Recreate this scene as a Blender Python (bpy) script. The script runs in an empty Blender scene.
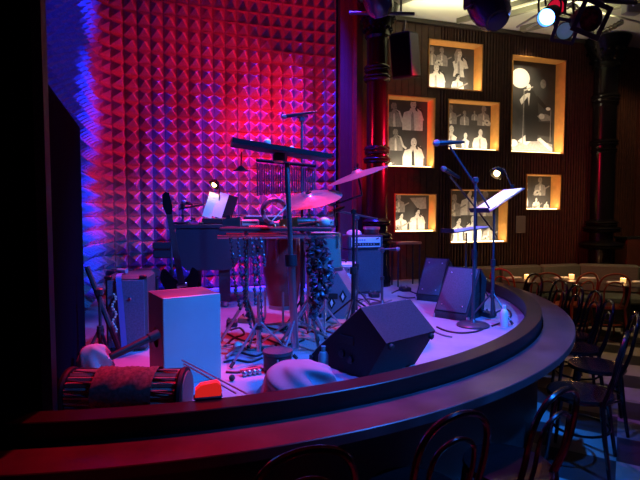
import bpy, math, random
from mathutils import Vector, Matrix
random.seed(7)
SC = bpy.context.scene
COL = SC.collection
PI = math.pi
# ------------------------------------------------------------------ camera, world, big lights
F, PITCH, HC = 500.0, math.atan(28/500), 1.65
cam = bpy.data.objects.new('camera', bpy.data.cameras.new('camera'))
cam.data.sensor_width = 36; cam.data.lens = 36*F/640
cam.location = (0, 0, HC); cam.rotation_euler = (PI/2-PITCH, 0, 0)
COL.objects.link(cam); SC.camera = cam
SC.view_settings.view_transform = 'Standard'; SC.view_settings.look = 'None'
SC.view_settings.gamma = 1; SC.view_settings.use_curve_mapping = False
SC.view_settings.exposure = 0.0
SC.cycles.use_denoising = True
SC.cycles.max_bounces = 5
SC.cycles.sample_clamp_indirect = 3
w = bpy.data.worlds.new('world'); SC.world = w; w.use_nodes = True
w.node_tree.nodes['Background'].inputs[0].default_value = (0.25, 0.25, 1, 1)
w.node_tree.nodes['Background'].inputs[1].default_value = 0.004

def spot(name, loc, target, col, watts, deg, blend=.5, size=.08):
    l = bpy.data.lights.new(name, 'SPOT'); l.color = col; l.energy = watts
    l.spot_size = math.radians(deg); l.spot_blend = blend; l.shadow_soft_size = size
    o = bpy.data.objects.new(name, l); COL.objects.link(o); o.location = loc
    o.rotation_euler = (Vector(target)-Vector(loc)).to_track_quat('-Z', 'Y').to_euler()
    return o
def area(name, loc, target, col, watts, sx, sy):
    l = bpy.data.lights.new(name, 'AREA'); l.color = col; l.energy = watts
    l.shape = 'RECTANGLE'; l.size = sx; l.size_y = sy
    o = bpy.data.objects.new(name, l); COL.objects.link(o); o.location = loc
    o.rotation_euler = (Vector(target)-Vector(loc)).to_track_quat('-Z', 'Y').to_euler()
    return o
RED, BLUE, CYAN, WARM = (1, .005, .035), (.01, .02, 1), (.02, .2, 1), (1, .62, .3)
spot('red_foam_wash', (2.9, 5.70, 2.65), (-1.2, 6.35, 2.3), RED, 2900, 54, .75, .05).scale = (.68, 1, 1)
spot('red_foam_low', (-.3, 4.9, 4.4), (-1.1, 6.3, 1.2), RED, 520, 54, .9)
spot('red_foam_top', (.0, 4.6, 5.7), (-.75, 6.45, 3.7), RED, 430, 74, .9)
spot('red_foam_fill', (-1.62, 5.05, 2.9), (.3, 6.75, 2.4), RED, 560, 70, 1)
for k, (x, half) in enumerate(((.42, 7.6), (-.1, 7.2), (-.62, 6.8), (-1.14, 6.4), (-1.66, 5.6))):
    spot('blue_foam_wash', (x-.05, 6.655+.306*x-.5, 5.85), (x-.2, 6.655+.306*(x-.2)-.22, .7), BLUE, 8000, half*2, .3)
for z0, z1 in ((4.6, 3.9), (3.6, 2.7), (3.2, 1.5)):
    spot('blue_left_wall', (.3, 4.3, z0), (-2.38, 5.05, z1), BLUE, 2600, 21, .5)
spot('blue_left_wall', (.6, 3.9, 3.4), (-1.95, 4.1, 3.0), BLUE, 330, 62, .9)
spot('blue_stage_key', (2.4, 1.7, 3.9), (.3, 3.9, .9), (.012, .18, 1), 1600, 62, .6)
spot('blue_stage_top', (.2, 2.9, 4.5), (.1, 4.2, .7), (.04, .10, 1), 950, 66, .7)
spot('red_stage_back', (-1.0, 4.6, 5.3), (-.75, 2.0, .75), RED, 1100, 38, .7)
spot('red_stage_pool', (-.2, 4.8, 5.4), (-.05, 3.7, .7), RED, 900, 50, .8)
spot('blue_stage_back', (.9, 5.6, 5.3), (.9, 4.4, .7), (.3, .06, 1), 420, 60, .6)
spot('audience_warm', (4.9, 5.2, 4.15), (3.9, 6.6, .6), WARM, 150, 80, .7)
spot('photo_wall_warm', (3.0, 6.7, 4.2), (3.09, 7.6, 3.72), (1, .8, .5), 130, 34, 1)

spot('pier_warm', (4.6, 6.6, 4.15), (4.85, 8.0, 2.9), WARM, 45, 50, .9)
# ------------------------------------------------------------------ helpers
CP, SP = math.cos(PITCH), math.sin(PITCH)
def ray(px, py):
    u, v = (px-320)/F, (240-py)/F
    return Vector((u, CP+v*SP, -SP+v*CP))
def at(px, py, Y):
    d = ray(px, py); return Vector((0, 0, HC)) + d*(Y/d.y)
def fl(px, py, h=.70):
    d = ray(px, py); return Vector((0, 0, HC)) + d*((h-HC)/d.z)
U, N, W0 = Vector((.956, .292, 0)), Vector((.292, -.956, 0)), Vector((0, 6.655, 0))
WROT = math.atan2(.292, .956)
def wp(px, py, off=0):                       # point on the photo wall: (u, z)
    d = ray(px, py); o = Vector((0, 0, HC))-W0-N*off
    t = -(o.dot(N))/d.dot(N); p = o+d*t
    return p.dot(U), p.z

MATS = {}
def mat(name, col, rough=.5, metal=0, noise=0, nscale=8, emit=None, es=0, spec=.5, bump=0, coat=0):
    if name in MATS: return MATS[name]
    m = bpy.data.materials.new(name); m.use_nodes = True
    nt = m.node_tree; b = nt.nodes['Principled BSDF']
    b.inputs['Base Color'].default_value = (*col, 1); b.inputs['Roughness'].default_value = rough
    b.inputs['Metallic'].default_value = metal; b.inputs['Specular IOR Level'].default_value = spec
    b.inputs['Coat Weight'].default_value = coat
    if noise or bump:
        tc = nt.nodes.new('ShaderNodeTexCoord'); n = nt.nodes.new('ShaderNodeTexNoise')
        n.inputs['Scale'].default_value = nscale; n.inputs['Detail'].default_value = 5
        nt.links.new(tc.outputs['Object'], n.inputs['Vector'])
        if noise:
            r = nt.nodes.new('ShaderNodeValToRGB')
            r.color_ramp.elements[0].position = .3; r.color_ramp.elements[1].position = .7
            r.color_ramp.elements[0].color = (*[c*(1-noise) for c in col], 1)
            r.color_ramp.elements[1].color = (*[min(1, c*(1+noise)) for c in col], 1)
            nt.links.new(n.outputs['Fac'], r.inputs['Fac']); nt.links.new(r.outputs['Color'], b.inputs['Base Color'])
        if bump:
            bp = nt.nodes.new('ShaderNodeBump'); bp.inputs['Strength'].default_value = bump
            bp.inputs['Distance'].default_value = .01
            nt.links.new(n.outputs['Fac'], bp.inputs['Height']); nt.links.new(bp.outputs['Normal'], b.inputs['Normal'])
    if emit:
        b.inputs['Emission Color'].default_value = (*emit, 1); b.inputs['Emission Strength'].default_value = es
    MATS[name] = m; return m

class MB:
    def __init__(s): s.v = []; s.f = []; s.m = []
    def add(s, vs, fs, mi=0):
        k = len(s.v); s.v += [tuple(v) for v in vs]
        s.f += [tuple(i+k for i in f) for f in fs]; s.m += [mi]*len(fs); return s
    def box(s, c, d, M=None, mi=0, rz=0, bev=0):
        x, y, z = d[0]/2, d[1]/2, d[2]/2
        c = Vector(c); R = M if M is not None else Matrix.Rotation(rz, 3, 'Z')
        if bev:                                # chamfered box
            b = min(bev, x*.9, y*.9, z*.9); vs = []; 
            for sz in (-1, 1):
                for rr in ((0,), (1,)):
                    pass
            lv = [(-z, b), (-z+b, 0), (z-b, 0), (z, b)]
            for (zz, ins) in lv:
                xx, yy = x-ins, y-ins
                for (px, py) in ((xx-b, -yy), (xx, -yy+b), (xx, yy-b), (xx-b, yy), (-xx+b, yy), (-xx, yy-b), (-xx, -yy+b), (-xx+b, -yy)):
                    vs.append(c+R @ Vector((px, py, zz)))
            fs = [tuple(range(7, -1, -1)), tuple(range(24, 32))]
            for l in range(3):
                for i in range(8):
                    j = (i+1) % 8; fs.append((l*8+i, l*8+j, l*8+8+j, l*8+8+i))
            return s.add(vs, fs, mi)
        vs = [c+R @ Vector((sx*x, sy*y, sz*z)) for sz in (-1, 1) for sy in (-1, 1) for sx in (-1, 1)]
        return s.add(vs, [(0, 2, 3, 1), (4, 5, 7, 6), (0, 1, 5, 4), (2, 6, 7, 3), (0, 4, 6, 2), (1, 3, 7, 5)], mi)
    def tube(s, pts, r, seg=8, mi=0, closed=False):
        pts = [Vector(p) for p in pts]; n = len(pts)
        rs = r if isinstance(r, (list, tuple)) else [r]*n
        vs = []; fs = []; prev = None
        for i, p in enumerate(pts):
            if closed: t = pts[(i+1) % n]-pts[i-1]
            else: t = pts[min(i+1, n-1)]-pts[max(i-1, 0)]
            t.normalize()
            if prev is None:
                a = Vector((0, 0, 1)) if abs(t.z) < .9 else Vector((1, 0, 0)); a = (a-t*a.dot(t)).normalized()
            else: a = (prev-t*prev.dot(t)).normalized()
            prev = a; b = t.cross(a)
            for k in range(seg):
                q = 2*PI*k/seg; vs.append(p+(a*math.cos(q)+b*math.sin(q))*rs[i])
        for i in range(n if closed else n-1):
            j = (i+1) % n
            for k in range(seg):
                l = (k+1) % seg; fs.append((i*seg+k, i*seg+l, j*seg+l, j*seg+k))
        if not closed: fs += [tuple(range(seg-1, -1, -1)), tuple(range((n-1)*seg, n*seg))]
        return s.add(vs, fs, mi)
    def lathe(s, prof, seg=24, M=None, loc=(0, 0, 0), mi=0, caps=True):
        R = M if M is not None else Matrix.Identity(3); c = Vector(loc); vs = []; fs = []
        n = len(prof)
        for (r, z) in prof:
            for k in range(seg):
                q = 2*PI*k/seg; vs.append(c+R @ Vector((r*math.cos(q), r*math.sin(q), z)))
        for i in range(n-1):
            for k in range(seg):
                l = (k+1) % seg; fs.append((i*seg+k, i*seg+l, i*seg+seg+l, i*seg+seg+k))
        if caps: fs += [tuple(range(seg-1, -1, -1)), tuple(range((n-1)*seg, n*seg))]
        return s.add(vs, fs, mi)
    def ball(s, c, r, seg=10, mi=0, sc=(1, 1, 1)):
        pr = [(max(1e-4, math.sin(PI*i/6)), -math.cos(PI*i/6)) for i in range(7)]
        M = Matrix.Diagonal((r*sc[0], r*sc[1], r*sc[2]))
        return s.lathe(pr, seg, M, c, mi)
    def prism(s, poly, a, b, M=None, loc=(0, 0, 0), mi=0):    # poly in local x,y extruded along local z a..b
        R = M if M is not None else Matrix.Identity(3); c = Vector(loc); n = len(poly)
        vs = [c+R @ Vector((x, y, a)) for x, y in poly]+[c+R @ Vector((x, y, b)) for x, y in poly]
        fs = [tuple(range(n-1, -1, -1)), tuple(range(n, 2*n))]
        fs += [(i, (i+1) % n, (i+1) % n+n, i+n) for i in range(n)]
        return s.add(vs, fs, mi)
    def build(s, name, mats, parent=None, label=None, loc=None, flat=False):
        me = bpy.data.meshes.new(name); me.from_pydata(s.v, [], s.f)
        for m in (mats if isinstance(mats, (list, tuple)) else [mats]): me.materials.append(m)
        me.polygons.foreach_set('material_index', s.m)
        if not flat:
            me.polygons.foreach_set('use_smooth', [True]*len(s.f)); me.update()
            me.set_sharp_from_angle(angle=math.radians(38))
        me.update()
        o = bpy.data.objects.new(name, me); COL.objects.link(o)
        if parent: o.parent = parent
        if loc is not None: o.location = loc
        if label: o['label'] = label
        return o
def tag(o, label, cat, group=None):
    o['label'] = label; o['category'] = cat
    if group: o['group'] = group
    return o
def thing(name, label, cat, loc=(0, 0, 0), rz=0, group=None):
    o = bpy.data.objects.new(name, None); COL.objects.link(o); o.empty_display_size = .1
    o.location = loc; o.rotation_euler = (0, 0, rz); return tag(o, label, cat, group)
def struct(o):
    o['kind'] = 'structure'; return o
def dup(root, loc, rz, label, group=None):
    r = root.copy(); COL.objects.link(r); r.location = loc; r.rotation_euler = (0, 0, rz); r['label'] = label
    if group: r['group'] = group
    for ch in list(root.children):
        c = ch.copy(); COL.objects.link(c); c.parent = r
        for g in list(ch.children):
            d = g.copy(); COL.objects.link(d); d.parent = c
    return r
def smooth(pts, n=6):
    P = [Vector(p) for p in pts]; out = []
    for i in range(len(P)-1):
        a, b, c, d = P[max(i-1, 0)], P[i], P[i+1], P[min(i+2, len(P)-1)]
        for k in range(n):
            t = k/n
            out.append(.5*((2*b)+(c-a)*t+(2*a-5*b+4*c-d)*t*t+(3*b-a-3*c+d)*t**3))
    return out+[P[-1]]
def axis(z, x=None):                          # 3x3 whose local z is along z
    return Vector(z).to_track_quat('Z', 'Y').to_matrix()
def ell(cx, cz, rx, rz, n=14, rot=0):
    return [(cx+rx*math.cos(2*PI*k/n)*math.cos(rot)-rz*math.sin(2*PI*k/n)*math.sin(rot),
             cz+rx*math.cos(2*PI*k/n)*math.sin(rot)+rz*math.sin(2*PI*k/n)*math.cos(rot)) for k in range(n)]

# materials
foam = mat('foam', (.17, .165, .18), .95, noise=.15, nscale=60, spec=.1)
black_wood = mat('black_wood', (.008, .008, .009), .6, spec=.3)
blackp = mat('black_paint', (.02, .02, .022), .45)
blackm = mat('black_metal', (.03, .03, .034), .35, .6)
piano_black = mat('piano_black', (.028, .028, .034), .38)
gloss_black = mat('gloss_black', (.005, .005, .006), .22, spec=.25)
chrome = mat('chrome', (.5, .5, .52), .28, .95)
tolex = mat('tolex', (.045, .045, .055), .6, bump=.3, nscale=220)
wedge_c = mat('wedge_carpet', (.03, .03, .035), .8, noise=.25, nscale=120, spec=.2)
grille = mat('grille_cloth', (.07, .07, .085), .75, noise=.3, nscale=160, spec=.3)
walnut = mat('walnut_panel', (.060, .020, .010), .55, noise=.3, nscale=14)
orange = mat('oak_reveal', (.62, .30, .07), .5, noise=.12, nscale=10)
white_p = mat('paper', (.8, .79, .76), .7)
rubber = mat('rubber', (.02, .02, .02), .8)

# ------------------------------------------------------------------ structure
CX, CY = -1.5, 5.5
H_ST, H_LEDGE, H_BAR = .70, .832, .75
def arc(R, a0, a1, n):
    return [(CX+R*math.cos(a0+(a1-a0)*k/n), CY+R*math.sin(a0+(a1-a0)*k/n)) for k in range(n+1)]
# audience floor, black and cream tiles
fm = bpy.data.materials.new('checker_tile'); fm.use_nodes = True
nt = fm.node_tree; b = nt.nodes['Principled BSDF']; b.inputs['Roughness'].default_value = .4
tc = nt.nodes.new('ShaderNodeTexCoord'); ck = nt.nodes.new('ShaderNodeTexChecker')
ck.inputs['Scale'].default_value = 1/.42; ck.inputs['Color1'].default_value = (.03, .03, .032, 1); ck.inputs['Color2'].default_value = (.36, .32, .27, 1)
mp = nt.nodes.new('ShaderNodeMapping'); mp.inputs['Rotation'].default_value = (0, 0, WROT+.25)
nt.links.new(tc.outputs['Object'], mp.inputs['Vector']); nt.links.new(mp.outputs['Vector'], ck.inputs['Vector'])
nt.links.new(ck.outputs['Color'], b.inputs['Base Color'])
struct(MB().box((2, 4.5, -.05), (14, 12, .1)).build('floor', fm))
# stage platform
stage_m = mat('stage_floor_paint', (.34, .31, .33), .45, noise=.12, nscale=5)
pts = arc(3.53, -PI*.62, PI*.14, 60)
far = [(1.62, 7.14), (-2.50, 5.87), (-2.62, 5.80), (-1.82, 3.2), (-1.75, 2.02)]
MBs = MB().prism([p for p in pts if p[0] > -1.7]+far, .02, H_ST)
struct(MBs.build('stage_platform', stage_m))
# foam wall (straight back, rounded corner, left flank)
def foam_path():
    corner = Vector((-2.62, 5.853)); Rc = .5
    t = Vector((-.956, -.292)); l = Vector((.292, -.956))
    a = Vector((.215, 6.721)); P = []
    e = corner-t*Rc; L = (e-a).length; n = round(L/.143)
    for k in range(n+1): P.append(a+(e-a)*(k/n))
    c = e+l*Rc; m = 5
    for k in range(1, m+1):
        q = (PI/2)*k/m; P.append(c - l*Rc*math.cos(q)+t*Rc*math.sin(q))
    s = P[-1]
    for k in range(1, 21): P.append(s+l*(.15*k))
    return P
P = foam_path(); M_ = MB(); zz = [H_ST+.15*k for k in range(36)]
g = .006; dep = .105
for i in range(len(P)-1):
    p, q = Vector((*P[i], 0)), Vector((*P[i+1], 0)); t = (q-p).normalized(); n = Vector((-t.y, t.x, 0))
    w_ = (q-p).length
    for z in zz[:-1]:
        mid = (p+q)/2+Vector((0, 0, z+.075)); vs = []
        for (f_, h_) in ((.94, 0), (.64, .16), (.36, .46)):
            for (sx, sz) in ((-1, -1), (1, -1), (1, 1), (-1, 1)): vs.append(mid+t*(sx*f_*w_/2)+Vector((0, 0, sz*f_*.075))+n*(dep*h_))
        vs.append(mid+n*dep); fs = []
        for l_ in (0, 4):
            for e in range(4): fs.append((l_+e, l_+(e+1) % 4, l_+4+(e+1) % 4, l_+4+e))
        fs += [(8+e, 8+(e+1) % 4, 12) for e in range(4)]
        M_.add(vs, fs)
    vs = [p-n*.012, q-n*.012]
    M_.add([vs[0]+Vector((0, 0, H_ST)), vs[1]+Vector((0, 0, H_ST)), vs[1]+Vector((0, 0, 5.95)), vs[0]+Vector((0, 0, 5.95))], [(0, 1, 2, 3)])
    o0, o1 = p-n*.12, q-n*.12
    M_.add([o0+Vector((0, 0, H_ST)), o1+Vector((0, 0, H_ST)), o1+Vector((0, 0, 5.95)), o0+Vector((0, 0, 5.95))], [(3, 2, 1, 0)])
struct(M_.build('wall_back', foam, flat=True))
# wing panel and proscenium on the left
navy = mat('navy_black_paint', (.004, .005, .014), .9, spec=0)
a, c = Vector((-1.172, 2.15, 0)), Vector((-1.625, 3.42, 0)); t = (c-a).normalized(); n = Vector((t.y, -t.x, 0))
M_ = MB(); vs = [a, c, c-n*.06, a-n*.06]
M_.add([v+Vector((0, 0, H_ST)) for v in vs]+[v+Vector((0, 0, 2.22)) for v in vs], [(0, 1, 5, 4), (1, 2, 6, 5), (2, 3, 7, 6), (3, 0, 4, 7), (4, 5, 6, 7)])
struct(M_.build('wall_wing', navy))
struct(MB().box((-2.2, 2.13, 2.8), (2.018, .04, 5.6)).build('wall_front', navy))
struct(MB().box((-1.168, 2.12, 3.2), (.044, .04, 4.97)).build('trim_1', mat('plum_trim', (.05, .035, .045), .4)))
# pilaster between foam and photo wall
plum = mat('plum_pilaster', (.030, .026, .030), .45, noise=.1)
M_ = MB()
for k in range(3): M_.box(W0+U*(.275+.056*k)+N*.05+Vector((0, 0, 3.3)), (.054, .1, 5.2), rz=WROT)
struct(M_.build('trim_2', plum))
M_ = MB().box(W0+U*(.44)+N*.07+Vector((0, 0, 3.3)), (.05, .14, 5.2), rz=WROT); struct(M_.build('trim_3', walnut))
M_ = MB().box(W0+U*(.52)+N*.03+Vector((0, 0, 3.3)), (.10, .1, 5.2), rz=WROT); struct(M_.build('trim_4', black_wood))

# photo wall: boards with real openings
PH = [((428, 39), (475, 88)), ((387, 95), (428.5, 167)), ((447.5, 99), (493, 150)), ((511.5, 55), (556, 152)), ((394, 193.5), (431.5, 232)), ((450, 189), (502, 243)), ((525.5, 174), (556, 210))]
NI = []
for (p0, p1) in PH:
    u0, z1 = wp(*p0); u1, _ = wp(p1[0], p0[1])
    # right outer edge of opening lies at the wall face
    NI.append([u0, u1, 0, z1])
right_edge = [481, 434.5, 499, 564, 437, 509, 562]; bottoms = [(428, 88), (400, 167.5), (448, 149.5), (512, 152.5), (394, 232.5), (450, 243.5), (525, 210)]
for k, n_ in enumerate(NI):
    n_[1] = wp(right_edge[k], 100)[0]; n_[2] = wp(*bottoms[k])[1]
M_ = MB()
def strip(u0, u1, z0, z1, ridge):
    uc, wd = (u0+u1)/2, u1-u0
    if ridge:
        prof = [(-wd*.37, 0), (-wd*.35, .016), (-wd*.22, .026), (wd*.22, .026), (wd*.35, .016), (wd*.37, 0)]
    else: prof = [(-wd*.48, 0), (-wd*.46, .014), (wd*.46, .014), (wd*.48, 0)]
    n = len(prof)
    vs = [W0+U*(uc+x)+N*y+Vector((0, 0, z)) for z in (z0, z1) for x, y in prof]
    M_.add(vs, [(i, i+1, i+1+n, i+n) for i in range(n-1)]+[tuple(range(n-1, -1, -1)), tuple(range(n, 2*n))])
ZT = 4.28
us = []
u = .57
uflute = wp(438, 60)[0]
while u < 7.2:
    wd = .1 if u < uflute-.05 else .05
    us.append((u, u+wd)); u += wd
brk = sorted({x for n_ in NI for x in n_[:2]})
for (u0, u1) in us:
    cuts = [u0]+[x for x in brk if u0+.004 < x < u1-.004]+[u1]
    whole = len(cuts) == 2
    for s0, s1 in zip(cuts, cuts[1:]):
        um = (s0+s1)/2; iv = [(0.02, ZT)]
        for (a0, a1, z0, z1) in NI:
            if a0 < um < a1:
                nv = []
                for (p0, p1) in iv:
                    if z1 <= p0 or z0 >= p1: nv.append((p0, p1)); continue
                    if z0 > p0: nv.append((p0, z0))
                    if z1 < p1: nv.append((z1, p1))
                iv = nv
        for (p0, p1) in iv: strip(s0, s1, p0, p1, u1-u0 < .07)
# solid core behind the boards, with the same openings, cut along z
for k in range(len(brk)+1):
    s0 = .5 if k == 0 else brk[k-1]; s1 = 7.3 if k == len(brk) else brk[k]
    um = (s0+s1)/2; iv = [(0.02, ZT)]
    for (a0, a1, z0, z1) in NI:
        if a0 < um < a1:
            nv = []
            for (p0, p1) in iv:
                if z1 <= p0 or z0 >= p1: nv.append((p0, p1)); continue
                if z0 > p0: nv.append((p0, z0))
                if z1 < p1: nv.append((z1, p1))
            iv = nv
    for (p0, p1) in iv: M_.box(W0+U*um-N*.1+Vector((0, 0, (p0+p1)/2)), (s1-s0, .2, p1-p0), rz=WROT, mi=1)
struct(M_.build('wall_right', [walnut, mat('groove_shade', (.006, .003, .002), .8, spec=.1)]))  # shade in the grooves between boards is put into the core colour
# smooth pier at the far right
pu = wp(634, 150)[0]
struct(MB().box(W0+U*(pu+1)+N*.045+Vector((0, 0, 2.15)), (2, .05, 4.2), rz=WROT).build('wall_pier', mat('pier_wood', (.09, .028, .018), .5, noise=.15)))
# ceilings
struct(MB().box((5.65, 5, 4.34), (6.9, 9, .1)).box((1.45, 7.55, 4.34), (1.5, 2.9, .1)).build('ceiling', mat('ceiling_plaster', (.55, .55, .45), .8)))
struct(MB().box((-.9, 4, 6.05), (6.4, 7.4, .1)).build('ceiling_stage', black_wood))
struct(MB().box((2.24, 3.3, 5.2), (.06, 5.6, 1.6)).box((1.5, 6.14, 5.2), (1.42, .06, 1.6)).build('ceiling_fascia', black_wood))
for k, (uu, wd) in enumerate(((1.25, .16), (2.55, .05), (2.85, .05), (3.6, .12))):
    p = W0+U*uu+N*1.4
    struct(MB().box((p.x, p.y, 4.26), (wd, 2.7, .07), rz=WROT+.5).build('trim_%d' % (5+k), mat('ceiling_beam', (.16, .15, .11), .6)))
p = W0+U*2.6+N*.06
struct(MB().box((p.x, p.y, 4.26), (4.4, .06, .05), rz=WROT).build('trim_9', mat('dark_cornice', (.03, .022, .016), .5)))
area('ceiling_uplight', (2.4, 6.45, 4.08), (2.4, 6.45, 4.6), (1, .95, .55), 15, 2.6, .2)  # unseen uplight added to brighten the ceiling; there is no cove

# ------------------------------------------------------------------ framed photographs in the niches
pm = [mat('print_ground', (.055, .053, .052), .6, noise=.25, nscale=5), mat('print_light', (.60, .585, .54), .6, noise=.15, nscale=30), mat('print_mid', (.26, .25, .235), .6, noise=.25, nscale=30), mat('print_dark', (.022, .021, .02), .6), mat('print_white', (.92, .9, .85), .6)]
led = mat('led_strip', (1, .8, .4), .5, emit=(1, .72, .32), es=9)
def person(M, cx, cz, h, kind, y, W, Hh, lite=1):
    """performer silhouette, waist up; cz is the bottom of the bust"""
    def poly(pts, mi, lay):
        q = [(min(max(x, 0.004), W-.004), min(max(z, .004), Hh-.004)) for x, z in pts]
        M.add([(x, y-.0012*lay, z) for x, z in q], [tuple(range(len(q)))], mi)
    s = h; hr = .13*s
    d = -1 if 'f' in kind else 1
    mid = 2 if lite == 1 else 1
    body = [(-.36, 0), (.36, 0), (.37, .35), (.30, .56), (.12, .62), (.08, .70), (-.08, .70), (-.12, .62), (-.30, .56), (-.37, .35)]
    if 'w' in kind: body = [(-.24, 0), (.24, 0), (.19, .25), (.26, .52), (.09, .62), (.07, .7), (-.07, .7), (-.09, .62), (-.26, .52), (-.19, .25)]
    poly([(cx+x*s*d, cz+z*s) for x, z in body], lite, 1)
    poly([(cx+x*s*d, cz+z*s) for x, z in [(-.05, 0), (.07, 0), (.03, .52), (0, .6), (-.05, .5)]], mid if 'j' not in kind else 3, 2)
    poly(ell(cx+.02*s*d, cz+.82*s, hr*.8, hr*1.15), lite, 2)
    if 'h' in kind: poly([(cx+x*s*d, cz+z*s) for x, z in [(-.13, .72), (-.16, .88), (-.08, 1.0), (.06, 1.0), (.12, .93), (.02, .9), (-.05, .8)]], 3 if lite == 1 else 2, 3)
    if 'p' in kind: poly(ell(cx, cz+1.0*s, hr*1.2, hr*.8), 3, 3)
    if 'l' in kind: poly([(cx+x*s*d, cz+z*s) for x, z in [(-.16, .45), (-.2, .8), (-.1, 1.0), (.07, 1.0), (.1, .93), (-.05, .9), (-.07, .5)]], 2, 3)
    for e in (-.035, .06): poly(ell(cx+(.02+e)*s*d, cz+.84*s, .016*s, .010*s, 6), 3, 4)
    poly(ell(cx+.045*s*d, cz+.76*s, .03*s, .010*s, 6), 3, 4)
    # arm bent up to the face or across the body
    if 'm' in kind:
        poly([(cx+x*s*d, cz+z*s) for x, z in [(.24, .30), (.40, .34), (.26, .72), (.16, .70)]], lite, 3)
        poly([(cx+x*s*d, cz+z*s) for x, z in [(.10, .74), (.34, .58), (.37, .62), (.13, .79)]], 3, 5)
    if 'g' in kind:
        poly([(cx+x*s*d, cz+z*s) for x, z in [(-.5, .05), (-.36, -.02), (.62, .50), (.60, .56)]], 2, 4)
        poly(ell(cx-.22*s*d, cz+.16*s, .22*s, .15*s, 12, .4*d), mid, 4)
        poly(ell(cx-.2*s*d, cz+.17*s, .05*s, .05*s, 8), 3, 5)
    if 's' in kind:
        poly([(cx+x*s*d, cz+z*s) for x, z in [(.05, .74), (.2, .62), (.34, .2), (.52, .06), (.58, .14), (.42, .26), (.26, .66)]], mid, 4)
    if 't' in kind:
        poly([(cx+x*s*d, cz+z*s) for x, z in [(.1, .74), (.45, .82), (.6, .95), (.62, .75), (.45, .78)]], mid, 4)
def photo(k, label, people, extra=None):
    u0, u1, z0, z1 = NI[k]; W, Hh, D = u1-u0, z1-z0, .17
    p = W0+U*u0; r = thing('framed_photograph', label, 'photograph', (p.x, p.y, z0), WROT, 'lit photographs set into the wood wall')
    th = .014; Fm = MB()
    Fm.box((W/2, D/2-.012, th/2), (W, D+.04, th)); Fm.box((W/2, D/2-.012, Hh-th/2), (W, D+.04, th))
    Fm.box((th/2, D/2-.012, Hh/2), (th, D+.04, Hh-2*th)); Fm.box((W-th/2, D/2-.012, Hh/2), (th, D+.04, Hh-2*th))
    Fm.build('frame', orange, r)
    Pm = MB().add([(th, D, th), (W-th, D, th), (W-th, D, Hh-th), (th, D, Hh-th), (th, D+.01, th), (W-th, D+.01, th), (W-th, D+.01, Hh-th), (th, D+.01, Hh-th)], [(0, 1, 2, 3), (7, 6, 5, 4), (0, 4, 5, 1), (3, 2, 6, 7)], 0)
    for (x, z, h, kind, lite) in people: person(Pm, (x*.9+.08)*W, z*Hh, h*1.14*Hh, kind, D-.001, W, Hh, lite)
    if extra: extra(Pm, W, Hh, D-.001)
    Pm.build('print', pm, r, flat=True)
    MB().box((W/2, .02, th+.006), (W-.06, .014, .012)).build('light_strip', led, r)
    l = bpy.data.lights.new('niche_light', 'AREA'); l.shape = 'RECTANGLE'; l.size = W*.9; l.size_y = .03; l.energy = 4.4*W*(.6+Hh*.6); l.color = (1, .84, .58)
    lo = bpy.data.objects.new('niche_light', l); COL.objects.link(lo); lo.parent = r; lo.location = (W/2, .02, th+.02)
    lo.rotation_euler = Vector((0, .5, 1)).to_track_quat('-Z', 'Y').to_euler()
    return r
photo(0, 'lit photograph highest beside the hanging speaker, showing a long-haired singer clapping', [(.12, .56, .34, 'wh', 2), (.32, .56, .34, 'hg', 2), (.20, .02, .52, 'm', 1), (.68, .36, .52, 'wlm', 1), (.66, .02, .36, 'gh', 1)])
photo(1, 'tall lit photograph touching the left black column, with a suited singer at bottom right', [(.2, .60, .30, 'hs', 2), (.64, .56, .40, 'pm', 1), (.24, .26, .27, 'sh', 2), (.66, .01, .40, 'jm', 1), (.08, .01, .12, 'g', 1)])
photo(2, 'lit photograph of seven musicians just below the highest left one, above the boom microphone', [(.12, .56, .34, 'gh', 2), (.42, .55, .26, 'h', 2), (.84, .56, .36, 'gfh', 2), (.64, .66, .18, 'f', 2), (.13, .02, .46, 'w', 1), (.44, .02, .34, 'w', 1), (.77, .02, .42, '', 1)])
def solo(M, W, Hh, y):
    def poly(pts, mi, lay): M.add([((x*.93+.06)*W, y-.0012*lay, z*Hh) for x, z in pts], [tuple(range(len(pts)))], mi)
    poly(ell(.27, .81, .19, .105, 24), 4, 1)
    poly(ell(.74, .77, .06, .05), 2, 1)
    poly([(.02, .02), (.96, .02), (.96, .12), (.62, .17), (.4, .14), (.02, .1)], 2, 1)
    poly([(.64, .17), (.96, .03), (.96, .08), (.7, .19)], 1, 2)
    poly([(.24, .14), (.5, .26), (.5, .14), (.42, .1)], 1, 2)
    poly([(.40, .14), (.64, .15), (.66, .4), (.62, .62), (.52, .70), (.40, .66), (.36, .5)], 3, 3)
    poly(ell(.44, .72, .045, .035), 4, 4)
    poly([(.41, .66), (.47, .66), (.45, .52)], 1, 4)
    poly([(.26, .58), (.3, .53), (.42, .62), (.42, .66), (.33, .63)], 1, 4)
    poly([(.34, .69), (.52, .735), (.53, .725), (.35, .675)], 1, 5)
    poly([(.325, .08), (.345, .08), (.355, .7), (.338, .7)], 2, 5)
    poly([(.6, .58), (.8, .49), (.83, .52), (.62, .64)], 3, 4)
    poly(ell(.85, .505, .05, .018), 4, 5)
    poly([(.6, .36), (.95, .36), (.95, .2), (.6, .22)], 3, 2)
    poly([(.62, .42), (.72, .37), (.9, .38), (.9, .43), (.8, .45), (.7, .44)], 2, 3)
    poly(ell(.72, .42, .06, .03), 1, 4); poly([(.90, .15), (.915, .15), (.915, .5), (.90, .5)], 2, 4)
    poly(ell(.06, .36, .05, .04), 2, 2); poly(ell(.14, .12, .1, .04), 1, 2)
photo(3, 'largest lit photograph, a lone singer under a bright round spotlight', [], solo)
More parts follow.
